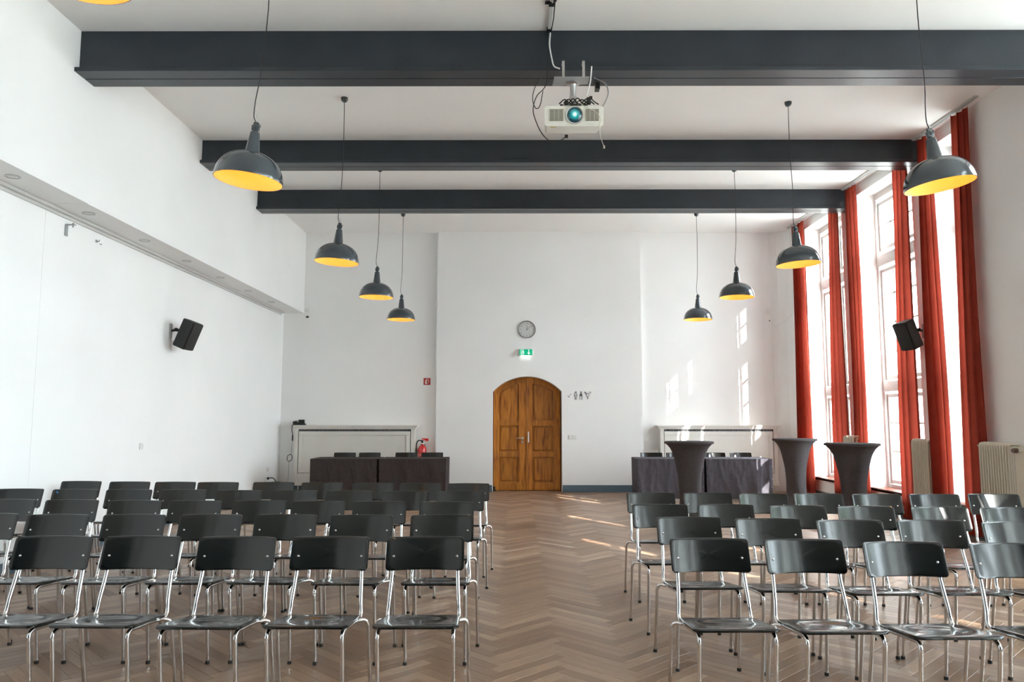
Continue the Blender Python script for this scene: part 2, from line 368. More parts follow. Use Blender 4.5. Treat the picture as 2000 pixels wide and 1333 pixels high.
# windows
ROWS = [(.48, .90), (.925, 1.335), (1.36, 1.74), (2.07, 2.43), (2.455, 2.88), (2.905, 3.33), (3.355, 3.70), (4.10, 4.44), (4.465, 4.78)]
def window(n, a, b, full):
    t = thing('window_%d' % n, None, None, (0, 0, 0), kind='structure')
    X0, X1 = XG-.03, XG+.04
    fr = MB()
    fr.box(X0-.03, X1, a, a+.06, ZS, ZT).box(X0-.03, X1, b-.06, b, ZS, ZT).box(X0-.03, X1, a+.06, b-.06, ZT-.10, ZT).box(X0-.03, X1, a+.06, b-.06, ZS, ZS+.05)
    fr.box(X0-.05, X1, a+.06, b-.06, 1.83, 1.99, bev=.01).box(X0-.05, X1, a+.06, b-.06, 3.80, 3.98, bev=.01)
    mid = (a+b)/2; wide = b-a > 1.2
    if wide: fr.box(X0-.035, X1, mid-.045, mid+.045, ZS+.05, ZT-.10)
    fr.obj('frame', M['winwhite'], t)
    cells = [(a+.06, mid-.045), (mid+.045, b-.06)] if wide else [(a+.06, b-.06)]
    gl = MB()
    for (c0, c1) in cells:
        for (r0, r1) in ((0, 2), (3, 6), (7, 8)):
            z0, z1 = ROWS[r0][0]-.055, ROWS[r1][1]+.055
            s_ = MB(); s_.box(X0, X1-.01, c0, c0+.045, z0, z1).box(X0, X1-.01, c1-.045, c1, z0, z1).box(X0, X1-.01, c0+.045, c1-.045, z0, z0+.055).box(X0, X1-.01, c0+.045, c1-.045, z1-.055, z1)
            m_ = (c0+c1)/2
            s_.box(X0+.012, X1-.02, m_-.014, m_+.014, z0+.05, z1-.05)
            for r in range(r0, r1): s_.box(X0+.012, X1-.02, c0+.04, c1-.04, ROWS[r][1], ROWS[r+1][0])
            sa = s_.obj('sash', M['winwhite'], t)
            for (p0, p1) in ((c0+.045, m_-.012), (m_+.012, c1-.045)):
                for r in range(r0, r1+1):
                    if full: MB().box(XG-.002, XG+.002, p0-.004, p1+.004, ROWS[r][0]-.004, ROWS[r][1]+.004).obj('pane', M['glass'], sa)
                    else: gl.box(XG-.002, XG+.002, p0-.004, p1+.004, ROWS[r][0]-.004, ROWS[r][1]+.004)
    if full: gl.bm.free()
    else: gl.obj('glazing', M['glass'], t)
    MB().box(XR-.06, XG-.03, a-.05 if False else a+.001, b-.001, ZS-.03, ZS+.004, bev=.004).obj('window_sill', M['sill'], t)
    MB().box(XR-.06, XR+.0, a-.06, b+.06, ZS-.035, ZS+.004, bev=.004).obj('sill_nosing', M['sill'], t)
for i, (a, b) in enumerate(WIN): window(i+1, a, b, i < 3)

# arched double door
dr = thing('door_1', None, None, (0, 15.27, 0), kind='structure')
DXL, DXR = DX0+.012, DX1-.018; mid = .232
def dzt(x, off=0):      # arch height at x
    hw = (DX1-DX0)/2; s_ = DA-DZ; R = (hw*hw+s_*s_)/(2*s_); cx = (DX0+DX1)/2
    return DA-R+math.sqrt(max(0, (R-off)**2-(x-cx)**2))
def leaf(x0, x1, px0, px1, nm):
    n = 10; top = [(x0+(x1-x0)*i/n, dzt(x0+(x1-x0)*i/n)+.02) for i in range(n+1)]
    lf = MB().prism([(x0, .008)]+top+[(x1, .008)], .034, .06).obj('door_leaf', M['door'], dr)
    st = MB()   # stiles and rails, proud of the panels
    def band(xa, xb, za, zb, d=.0):
        st.box(xa, xb, d, .042, za, zb, bev=.005)
    def topstrip(xa, xb, o1, o2, m_):
        k = 8; up = [(xa+(xb-xa)*i/k, dzt(xa+(xb-xa)*i/k)+o1) for i in range(k+1)]; dn = [(xa+(xb-xa)*i/k, dzt(xa+(xb-xa)*i/k, .0)-o2) for i in range(k+1)]
        m_.prism(up+dn[::-1], .0, .042)
    topstrip(x0, x1, .02, .12, st)
    stl = MB(); stl.prism([(x0, .01), (x0, dzt(x0)-.06), (px0, dzt(px0)-.06), (px0, .01)], .0015, .042); stl.prism([(px1, .01), (px1, dzt(px1)-.06), (x1, dzt(x1)-.06), (x1, .01)], .0015, .042)
    stl.obj('stile', M['door'], lf)
    band(px0, px1, .01, .17); band(px0, px1, .66, .765); band(px0, px1, 1.275, 1.385)
    st.obj('rail', M['door'], lf)
    for (za, zb) in ((.17, .66), (.765, 1.275)):
        p = MB().box(px0+.028, px1-.028, .016, .042, za+.028, zb-.028, bev=.012, seg=1).obj('panel', M['door'], lf)
    k = 8; xa, xb = px0+.03, px1-.03
    MB().prism([(xa, 1.415)]+[(xa+(xb-xa)*i/k, dzt(xa+(xb-xa)*i/k)-.155) for i in range(k+1)]+[(xb, 1.415)], .018, .042).obj('panel', M['door'], lf)
    return lf
l1 = leaf(DXL, mid-.004, DXL+.115, mid-.145, 'a'); l2 = leaf(mid+.004, DXR, mid+.125, DXR-.135, 'b')
MB().box(mid-.008, mid+.03, -.014, .01, .01, dzt(mid)-.01, bev=.005).obj('cover_strip', M['door'], dr)
MB().tube([(mid-.075, -.004, 1.03), (mid-.075, -.045, 1.03), (mid-.085, -.055, 1.03), (mid-.19, -.05, 1.032)], .009, 8, smooth_path=4).lathe([(.026, -.006), (.026, .0)], 16, (mid-.075, 0, 1.03), 'Y').lathe([(.024, -.006), (.024, .0)], 16, (mid-.075, 0, .955), 'Y').lathe([(.008, -.009), (.008, -.004)], 8, (mid-.075, 0, .955), 'Y').obj('door_handle', M['steel'], l1, 40)
MB().box(mid+.028, mid+.056, -.022, -.0, .95, 1.16, bev=.006).box(mid+.036, mid+.050, -.045, -.02, 1.0, 1.14, bev=.005).box(mid+.03, mid+.055, -.03, -.0, .96, .99, bev=.003).obj('espagnolette_lock', M['white'], l2)
MB().prism([(DX0-.02, 0)]+[(x, z+.0) for x, z in arch(DX0-.02, DX1+.02, DZ, DA+.02)]+[(DX1+.02, 0)], .055, .14).obj('door_backing', M['dark'], dr)
stp = MB().lathe([(.028, 0), (.03, .02), (.02, .035), (.012, .05), (.02, .07), (.016, .085), (0, .09)], 16, (DX0+.03, 15.03-15.27+.18, 0)).obj('door_stop', M['rubber'], dr, 40)

# ================================================================== CHAIRS
def ringed(outline, zf, thick_f, nr, edge=.004, m=None, name='seat', plane='XY'):
    """closed slab from an outline: rings toward the centre, top height zf(x,y), thickness."""
    bm = bmesh.new(); cx = sum(p[0] for p in outline)/len(outline); cy = sum(p[1] for p in outline)/len(outline); n = len(outline)
    def P(a, b, d): return (a, b, d) if plane == 'XY' else (a, d, b)
    def ring(s, off, inset):
        r = []
        for (x, y) in outline:
            dx, dy = x-cx, y-cy; L = math.hypot(dx, dy); k = s*(1-inset/L)
            X, Y = cx+dx*k, cy+dy*k; r.append(bm.verts.new(P(X, Y, zf(X, Y)+off)))
        return r
    sgn = 1 if plane == 'XY' else -1
    top = [ring(1-i/nr, 0, edge if i == 0 else 0) for i in range(nr)]
    bot = [ring(1-i/4, -thick_f*sgn, edge if i == 0 else 0) for i in range(4)]
    e1 = ring(1, -edge*.6*sgn, 0); e2 = ring(1, -(thick_f-edge*.6)*sgn, 0)
    chain = top[::-1]+[e1, e2]+bot
    for A, B in zip(chain[:-1], chain[1:]):
        for i in range(n): bm.faces.new((A[i], A[(i+1) % n], B[(i+1) % n], B[i]))
    c = bm.verts.new(P(cx, cy, zf(cx, cy))); c2 = bm.verts.new(P(cx, cy, zf(cx, cy)-thick_f*sgn))
    for i in range(n): bm.faces.new((c, top[-1][i], top[-1][(i+1) % n])); bm.faces.new((c2, bot[-1][(i+1) % n], bot[-1][i]))
    bmesh.ops.recalc_face_normals(bm, faces=bm.faces)
    me = bpy.data.meshes.new(name); bm.to_mesh(me); bm.free(); me.materials.append(m)
    me.polygons.foreach_set('use_smooth', [True]*len(me.polygons)); me.set_sharp_from_angle(angle=math.radians(50))
    return me
def seat_z(x, y):
    r = math.hypot(x/.140, (y-.005)/.125)
    t = min(1, max(0, (r-.62)/.50)); d = -.013*(1-t*t*(3-2*t))
    fe = -.006*max(0, (-.14-y)/.05)**2
    return .4485-.030*(y/.19)*.75+d+fe
so_ = [(x*(1.0-.075*(y+.19)/.38), y) for x, y in rrect(.398, .38, .035, 7)]
# resample outline for denser edges
def dens(ol, n):
    out = []
    for i in range(len(ol)):
        a, b = ol[i], ol[(i+1) % len(ol)]; d = math.hypot(b[0]-a[0], b[1]-a[1]); k = max(1, round(d/n))
        out += [(a[0]+(b[0]-a[0])*j/k, a[1]+(b[1]-a[1])*j/k) for j in range(k)]
    return out
seat_me = ringed(dens(so_, .045), seat_z, .012, 14, .0035, M['chair'], 'seat')
def back_y(x, z): return .220+(z-.625)*.33+.040*(1-(x/.2)**2)
ol = [(x, z-.004+.014*(x/.2)**2) for x, z in rrect(.40, .160, .018, 6, 0, .705)]
back_me = ringed(dens(ol, .03), back_y, .010, 8, .003, M['chair'], 'backrest', 'XZ')
SC = .0098
def rail_path(s): return [Vector((s*.171, -.135, .4370)), Vector((s*.173, 0, .4275)), Vector((s*.176, .12, .4165)), Vector((s*.1785, .168, .415)), Vector((s*.179, .192, .425)), Vector((s*.178, .203, .447)), Vector((s*.174, .213, .50)), Vector((s*.168, .250, .61)), Vector((s*.166, .292, .745))]
rail_me = {s: MB().tube(rail_path(s), SC, 10, smooth_path=4).mesh('side_rail', M['chrome'], 180) for s in (-1, 1)}
def bol(me): me.set_sharp_from_angle(angle=math.radians(60)); return me
for s in rail_me: bol(rail_me[s])
fleg_me = {s: bol(MB().tube([(s*.171, -.133, .4371), (s*.171, -.152, .4360), (s*.172, -.170, .424), (s*.1725, -.175, .402), (s*.1725, -.170, .36), (s*.172, -.130, .015)], SC, 10, smooth_path=4).mesh('leg', M['chrome'], 180)) for s in (-1, 1)}
rleg_me = {s: bol(MB().tube([(s*.182, .118, .414), (s*.200, .130, .4165), (s*.216, .142, .408), (s*.225, .150, .385), (s*.226, .156, .35), (s*.229, .225, .015)], SC-.0004, 10, smooth_path=4).mesh('leg', M['chrome'], 180)) for s in (-1, 1)}
cap_me = MB().lathe([(.0, 0), (.0118, 0), (.0125, .004), (.0115, .018), (.0, .018)], 12).mesh('foot_cap', M['rubber'], 40)
screw_me = MB().lathe([(0, -.003), (.004, -.0028), (.0065, -.0012), (.007, 0.001)], 12, axis='Y').mesh('screw', M['chrome'], 60)
def build_chair():
    t = thing('chair', 'x', 'chair')
    link('seat', seat_me, t); b = link('backrest', back_me, t)
    for s in (-1, 1):
        sc = link('screw', screw_me, b); sc.location = (s*.163, back_y(.163, .70)-.0005, .70)
        l = link('leg', fleg_me[s], t); c = link('foot_cap', cap_me, l); c.location = (s*.172, -.130, 0)
        l = link('leg', rleg_me[s], t); c = link('foot_cap', cap_me, l); c.location = (s*.229, .225, 0)
        link('side_rail', rail_me[s], t)
    return t
LEFT = {
 'A': [(-2.88, 4.05), (-2.39, 4.05), (-1.93, 4.05), (-1.43, 4.03), (-0.95, 4.04), (-0.46, 4.04)],
 'B': [(-3.41, 5.02), (-2.92, 4.97), (-2.43, 4.97), (-1.94, 4.97), (-1.46, 4.97), (-0.97, 4.95), (-0.46, 4.95)],
 'C': [(-3.84, 5.9), (-3.35, 5.87), (-2.85, 5.83), (-2.39, 5.81), (-1.91, 5.82), (-1.46, 5.78), (-1.0, 5.76), (-0.5, 5.73)],
 'D': [(-4.34, 6.8), (-3.83, 6.75), (-3.35, 6.73), (-2.87, 6.71), (-2.37, 6.66), (-1.89, 6.66), (-1.41, 6.62), (-0.93, 6.6), (-0.46, 6.58)],
 'E': [(-4.28, 7.64), (-3.77, 7.58), (-3.31, 7.55), (-2.88, 7.52), (-2.34, 7.52), (-1.86, 7.49), (-1.36, 7.44), (-0.9, 7.41), (-0.44, 7.38)]}
RIGHT = {
 'A': [(0.99, 3.99), (1.46, 3.96), (1.92, 3.88), (2.43, 3.84)],
 'B': [(1.08, 4.85), (1.55, 4.78), (2.02, 4.71), (2.51, 4.71), (2.97, 4.64)],
 'C': [(1.04, 5.57), (1.51, 5.57), (2.0, 5.5), (2.46, 5.46), (2.96, 5.43), (3.41, 5.38)],
 'D': [(1.13, 6.45), (1.6, 6.45), (2.04, 6.38), (2.49, 6.38), (2.95, 6.34), (3.42, 6.34), (3.91, 6.35)]}
FARL = [(-3.13, 14.22), (-2.67, 14.22), (-2.0, 14.24), (-1.52, 14.24)]
FARR = [(2.52, 14.22), (2.99, 14.22), (3.68, 14.22), (4.16, 14.22)]
ORD = ['first', 'second', 'third', 'fourth', 'fifth', 'sixth', 'seventh', 'eighth', 'ninth']
ROWN = {'A': 'nearest row', 'B': 'second-nearest row', 'C': 'third row from camera', 'D': 'fourth row from camera', 'E': 'fifth, farthest row'}
proto = build_chair(); used = [False]
def place_chair(x, yb, rz, label, group):
    o = copy_tree(proto) if used[0] else proto; used[0] = True
    o.location = (x+.285*math.sin(rz), yb-.285*math.cos(rz), 0); o.rotation_euler = (0, 0, rz); o['label'] = label; o['group'] = group
    return o
def child(o, nm): return [c for c in o.children if c.name.startswith(nm)][0]
rots = {('R', 'D', 6): -.10, ('R', 'D', 5): -.04, ('L', 'D', 0): .02}
chairs = {}
for side, rows in (('L', LEFT), ('R', RIGHT)):
    blk = 'left block' if side == 'L' else 'right block'
    for k, lst in rows.items():
        n = len(lst)
        for i, (x, y) in enumerate(lst):
            pos = (n-1-i) if side == 'L' else i
            rz = rots.get((side, k, i), random.uniform(-.022, .022))
            lab = 'black chair with chrome legs, %s of %s, %s from the aisle' % (ROWN[k].replace('camera', 'front') if False else ROWN[k], blk, ORD[pos])
            chairs[side, k, i] = place_chair(x, y+.0, rz, lab, 'audience chairs in the %s' % blk)
for i, (x, y) in enumerate(FARL): place_chair(x, y, random.uniform(-.03, .03), 'black chair behind the brown-clothed table at back wall, %s from the left' % ORD[i], 'chairs behind the left covered tables')
for i, (x, y) in enumerate(FARR): place_chair(x, y, random.uniform(-.03, .03), 'black chair behind the grey-clothed table by the windows, %s from the left' % ORD[i], 'chairs behind the right covered tables')
# sticker and chipped corners
def spot(key, x, z, r, m, nm, lab):
    b = child(chairs[key], 'backrest'); yy = back_y(x, z)
    o = MB().lathe([(0, -.0012), (r, -.0008), (r, .002)], 12, (x, yy, z), 'Y').obj(nm, M[m], b, 40); o['label'] = lab
spot(('L', 'D', 1), -.165, .765, .012, 'blue', 'sticker', 'round blue sticker')
def chip(key, x, z, w_, h_):
    b = child(chairs[key], 'backrest'); yy = back_y(x, z)
    o = MB().prism([(x-w_, z+h_), (x-w_*.2, z+h_*1.1), (x+w_*.9, z-h_*.3), (x+w_*.7, z-h_*1.2), (x+w_*.1, z-h_*.1)], yy-.0015, yy+.008).obj('paint_chip', M['chip'], b); o['label'] = 'bare tan plywood where the black paint chipped'
chip(('R', 'C', 3), .186, .783, .012, .010); chip(('L', 'A', 5), -.165, .786, .010, .004); chip(('R', 'B', 1), .0, .783, .004, .002)
chairs['L', 'D', 1]['label'] = 'black chair with round blue sticker, fourth row of left block, eighth from aisle'
chairs['R', 'C', 3]['label'] = 'black chair with chipped corner, third row of right block, fourth from aisle'

# ================================================================== PENDANT LAMPS
def shade_prof():
    R, H = .25, .212; p = []
    for i in range(15):
        a = PI/2*i/14; p.append((R*math.cos(a)**.82 if a < PI/2-.001 else 0, H*math.sin(a)))
    return [q for q in p if q[0] > .052]
sp = shade_prof(); ztop = sp[-1][1]
outer = [(.253, -.006), (.254, .0)]+[(r+.002, z) for r, z in sp[1:]]+[(.058, .206)]
inner = [(.250, -.006), (.248, .0)]+[(r-.004, z-.004) for r, z in sp[1:]]+[(.050, .199)]
shade_me = MB().lathe(outer+inner[::-1], 48, close=True).mesh('shade', M['lamp'], 50)
inn_me = MB().lathe([(r-.002, z-.001) for r, z in inner]+[(.0, .198)], 48).mesh('shade_lining', M['lampin'], 180)
# lathe() caps the first ring; drop that cap so the lining is open below
def drop_ngons(me):
    bm = bmesh.new(); bm.from_mesh(me); bmesh.ops.delete(bm, geom=[f for f in bm.faces if len(f.verts) > 4], context='FACES'); bmesh.ops.recalc_face_normals(bm, faces=bm.faces); bm.to_mesh(me); bm.free()
drop_ngons(inn_me); inn_me.set_sharp_from_angle(angle=math.radians(89))
neck_me = MB().lathe([(0, .200), (.060, .200), (.062, .208), (.057, .213), (.054, .220), (.037, .360), (.036, .370), (.030, .376), (.018, .378), (.018, .388), (0, .388)], 24).mesh('neck', M['lamp'], 40)
clamp_me = MB().box(-.028, .028, -.016, .016, .386, .431, bev=.006).box(-.020, .020, -.012, .012, .426, .456, bev=.008).lathe([(.012, -.034), (.012, .034)], 10, (0, 0, .411), 'Y').tube([(.02, 0, .446), (.035, 0, .431), (.03, 0, .416)], .003, 6).mesh('clamp', M['lamp'], 40)
hook_me = MB().tube([(0, 0, .454), (.008, 0, .466), (.006, 0, .481), (-.004, 0, .488), (-.007, 0, .501), (0, 0, .514)], .0025, 6, smooth_path=3).mesh('hook', M['steel'], 60)
bulb_me = MB().lathe([(0, .095), (.016, .097), (.030, .108), (.034, .125), (.028, .148), (.017, .165), (.015, .19), (0, .19)], 20).mesh('bulb', M['bulb'], 180)
rose_me = MB().lathe([(0, -.055), (.012, -.055), (.030, -.045), (.040, -.025), (.043, 0), (0, 0)], 20).mesh('ceiling_rose', M['lamp'], 40)
def pendant(x, y, z, tilt, lab, rose=True, sway=.02, grp='grey enamel dome pendants in two rows'):
    t = thing('pendant_lamp', lab, 'lamp', (x, y, z), group=grp)
    R_ = (0, tilt, 0)
    for nm, me in (('shade', shade_me), ('neck', neck_me), ('clamp', clamp_me), ('hook', hook_me)):
        o = link(nm, me, t); o.rotation_euler = R_
        if nm == 'shade':
            link('shade_lining', inn_me, o); link('bulb', bulb_me, o)
    top = Vector((math.sin(tilt)*.48, 0, math.cos(tilt)*.505)); H = CE-z
    a = Vector((math.sin(tilt)*.43, 0, math.cos(tilt)*.455))
    c = Vector((top.x+sway*.6, 0, H))
    MB().tube([a, a+Vector((-.018, 0, .05)), top+Vector((-.015, 0, .12)), top+Vector((sway*.2, 0, .35)), top.lerp(c, .6)+Vector((sway*.3, 0, 0)), c], .004, 6, smooth_path=5).obj('cable', M['black'], t, 180)
    if rose: o = link('ceiling_rose', rose_me, t); o.location = c
for (x, y, z, tl, lab, sw) in [
    (-2.01, 5.60, 3.20, .10, 'grey dome pendant, nearest whole one of left row, tilted right', .09),
    (-2.04, 8.60, 3.20, .06, 'grey dome pendant, second nearest whole one in the left row', .03),
    (-2.04, 11.12, 3.20, .02, 'grey dome pendant, third nearest whole one in the left row', .02),
    (-2.05, 13.66, 3.20, .01, 'grey dome pendant, farthest and smallest of the left row', .01),
    (3.28, 5.74, 3.20, -.13, 'grey dome pendant, nearest of right row, in front of curtains', -.05),
    (3.30, 8.74, 3.20, -.05, 'grey dome pendant, second nearest of right row, tilted left', -.04),
    (3.28, 11.14, 3.20, .015, 'grey dome pendant, third nearest of the right row', .02),
    (3.31, 13.66, 3.20, .01, 'grey dome pendant, farthest and smallest of the right row', .02)]:
    pendant(x, y, z, tl, lab, True, sw)
pendant(-2.05, 3.38, 3.48, .03, 'pendant cut by the top left frame edge, only glowing rim visible', True, .02)

# ================================================================== CURTAINS
def curtain(y0t, y1t, y0b, y1b, folds, lab, x=5.37, zt=5.10, zb=.05, seed=0, amp=.066):
    rnd = random.Random(seed); ph = [rnd.uniform(0, 6.28) for _ in range(4)]
    def f(u, v):
        z = zb+(zt-zb)*v; e = v**1.2
        a, b = y0b+(y0t-y0b)*e, y1b+(y1t-y1b)*e
        uu = u+.02*math.sin(u*17+ph[0])*(1-v*.5)
        A = amp*(.65+.35*math.sin(3*u+ph[1]))*(1-.45*v)
        xx = x+A*math.sin(2*PI*folds*uu+ph[2]*.0)+.010*math.sin(v*5+u*3+ph[3])
        yy = a+(b-a)*u+.012*math.sin(4*PI*folds*uu+1.0)+.010*math.sin(v*4+ph[1])
        return (xx, yy, z)
    t = thing('curtain', lab, 'curtain', (0, 0, 0), group='rust-red window curtains')
    o = MB().grid(f, folds*12, 26).obj('panel', M['curtain'], t, 180)
    hk = MB()
    for k in range(folds*2):
        p = Vector(f((k+.5)/(folds*2), 1)); hk.tube([p+Vector((0, 0, -.01)), p+Vector((0, 0, .022))], .003, 6)
    hk.obj('hook', M['steel'], t)
    return t
curtain(13.93, 14.45, 13.90, 14.48, 4, 'rust-red curtain at the far edge of farthest window, beside back wall', seed=1)
curtain(12.42, 12.78, 12.42, 12.92, 3, 'rust-red curtain at the near edge of the farthest window', seed=2)
curtain(11.74, 12.06, 11.72, 12.16, 3, 'rust-red curtain at far edge of middle window, hanging by farthest beam', seed=3)
curtain(10.20, 10.58, 10.28, 10.71, 3, 'rust-red curtain at near edge of middle window, behind the wall speaker', seed=4)
curtain(9.50, 9.86, 9.50, 9.92, 3, 'rust-red curtain right of the wall speaker, ending at the middle beam', seed=5)
curtain(8.74, 9.06, 8.78, 9.20, 3, 'rust-red curtain nearest the camera, left of the large radiator', seed=6)
for (a, b, s, l_) in ((6.98, 7.22, 7, 'rust-red curtain beyond the right frame edge, past the large radiator'), (5.4, 5.65, 8, 'rust-red curtain at the near side of the fourth window, outside the frame'), (4.45, 4.68, 9, 'rust-red curtain at the far side of the fifth window, outside the frame'), (2.55, 2.8, 10, 'rust-red curtain at the near side of the fifth window, outside the frame')): curtain(a, b, a, b, 3, l_, seed=s)
# curtain rails on the ceiling, one per bay
for (a, b, lab) in ((8.55, 9.95, 'white ceiling curtain rail between the near and middle beams'), (10.18, 12.18, 'white ceiling curtain rail between middle and farthest beams'), (12.39, 14.7, 'white ceiling curtain rail between farthest beam and back wall')):
    t = thing('curtain_rail', lab, 'curtain rail', (5.37, a, CE), group='ceiling curtain rails')
    MB().box(-.030, .030, 0, b-a, -.022, 0, bev=.003).obj('track', M['winwhite'], t)
    MB().box(-.012, .012, .0, b-a, -.026, -.020).obj('slot', M['grey'], t)

# ================================================================== TABLES AT THE BACK
def draped(x0, x1, y0, y1, zt, m, lab, grp, seed, left_end=True):
    tb = thing('folding_table', 'folding table under the '+lab, 'table', ((x0+x1)/2, (y0+y1)/2, 0), group=grp+' tables')
    w_, d_ = x1-x0, y1-y0
    MB().box(-w_/2+.03, w_/2-.03, -d_/2+.03, d_/2-.03, zt-.035, zt-.008, bev=.004).obj('tabletop', M['offwhite'], tb)
    for sx in (-1, 1):
        for sy in (-1, 1): MB().tube([(sx*(w_/2-.12), sy*(d_/2-.12), 0), (sx*(w_/2-.12), sy*(d_/2-.12), zt-.036)], .014, 8).obj('leg', M['chrome'], tb, 40)
    cl = thing('tablecloth', lab, 'tablecloth', ((x0+x1)/2, (y0+y1)/2, 0), group=grp+' cloths')
    rnd = random.Random(seed); off = Vector((seed*3.1, seed*1.7, 0))
    def wr(s, v, k):       # wrinkles of the hanging side
        q = Vector((s*7, v*1.2, k))+off
        dgl = noise.noise(Vector((s*9-v*3.0, v*1.5+s*2, k+4))+off)
        return .030*noise.noise(q)*(.2+.8*v)+.008*noise.noise(q*3.1)+.016*dgl*(.4+.6*v)+.016*v*math.sin(s*16+seed)*noise.noise(Vector((s*2, 0, k))+off)*2
    ins = .012
    def front(u, v): x = -w_/2+w_*u; e = 1-4*(u-.5)**2; return (x*(1-.012*v), -d_/2+ins*v*e-wr(x, v, 0)*(1 if .02 < u < .98 else 0), zt-(zt-.035-.01*math.sin(u*9+seed))*v)
    def back(u, v): x = -w_/2+w_*u; return (x*(1-.012*v), d_/2+.002*v, zt-.16*v)
    def side(sx): 
        def f(u, v): y = -d_/2+d_*u; return (sx*(w_/2*(1-.012*v)-(.008*v+wr(y, v, sx*5))*(1 if .02 < u < .98 else 0)*sx*sx), y+(ins*v*0), zt-(zt-.04)*v)
        return f
    def top(u, v): return (-w_/2+w_*u, -d_/2+d_*v, zt+.002*noise.noise(Vector((u*4, v*4, seed))))
    mb = MB(); mb.grid(front, 56, 24).grid(back, 10, 4).grid(side(1), 24, 14).grid(side(-1), 24, 14).grid(top, 56, 24)
    bmesh.ops.remove_doubles(mb.bm, verts=mb.bm.verts, dist=.004)
    mb.obj('cloth', m, cl, 55)
draped(-3.53, -2.375, 13.30, 14.00, .724, M['table_brown'], 'dark brown cloth over left table of the left pair', 'left covered', 1)
draped(-2.34, -1.18, 13.30, 14.00, .724, M['table_brown'], 'dark brown cloth over right table of the left pair', 'left covered', 2)
draped(2.12, 3.265, 13.30, 14.00, .724, M['table_grey'], 'dark grey cloth over the left table of the window-side pair', 'right covered', 3)
draped(3.30, 4.44, 13.30, 14.00, .724, M['table_grey'], 'dark grey cloth over the right table of the window-side pair', 'right covered', 4)
# high tables in stretch covers
prof = [(0, 1.103), (.20, 1.103), (.322, 1.102), (.330, 1.096), (.331, 1.085), (.322, 1.075), (.300, 1.055), (.260, 1.010), (.222, .930), (.190, .800), (.160, .640), (.149, .480), (.148, .330), (.160, .200), (.185, .08), (.205, .012), (.19, .004), (0, .004)]
hp = catmull([Vector((r, 0, z)) for r, z in prof[3:-2]], 3)
prof2 = prof[:3]+[(v.x, v.z) for v in hp]+prof[-2:]
def cover_mesh():
    n = 64; bm = bmesh.new(); rings = []
    for (r, z) in prof2:
        k = max(0, (.55-z)/.55)**1.5
        rings.append([bm.verts.new(((r*(1+.22*k*math.cos(4*a)))*math.cos(a), (r*(1+.22*k*math.cos(4*a)))*math.sin(a), z)) for a in [2*PI*i/n for i in range(n)]])
    for A, B in zip(rings[:-1], rings[1:]):
        for i in range(n): bm.faces.new((A[i], A[(i+1) % n], B[(i+1) % n], B[i]))
    bmesh.ops.remove_doubles(bm, verts=bm.verts, dist=1e-5); bmesh.ops.recalc_face_normals(bm, faces=bm.faces)
    me = bpy.data.meshes.new('stretch_cover'); bm.to_mesh(me); bm.free(); me.materials.append(M['spandex'])
    me.polygons.foreach_set('use_smooth', [True]*len(me.polygons)); me.set_sharp_from_angle(angle=math.radians(60)); return me
cov = cover_mesh(); hem = MB().lathe([(.3315, 1.070), (.3345, 1.080), (.3345, 1.094), (.331, 1.099)], 64, close=True).mesh('rim_band', M['spandex'], 60)
ft = MB().tube([(.0, 0, 0), (.0, 0, .02)], .016, 8).mesh('foot', M['rubber'])
for (x, y, rz, lab) in ((2.40, 10.60, .5, 'high round table in grey stretch cover before the window-side clothed tables'), (4.40, 12.10, .2, 'farthest high round table in grey stretch cover, beside the farthest window'), (4.29, 9.80, .7, 'high round table in grey stretch cover nearest the curtains and camera')):
    t = thing('standing_table', lab, 'table', (x, y, 0), rz, 'high tables in stretch covers')
    link('stretch_cover', cov, t); link('rim_band', hem, t)
    for k in range(4): o = link('foot', ft, t); a = PI/2*k; o.location = (.225*math.cos(a), .225*math.sin(a), 0)

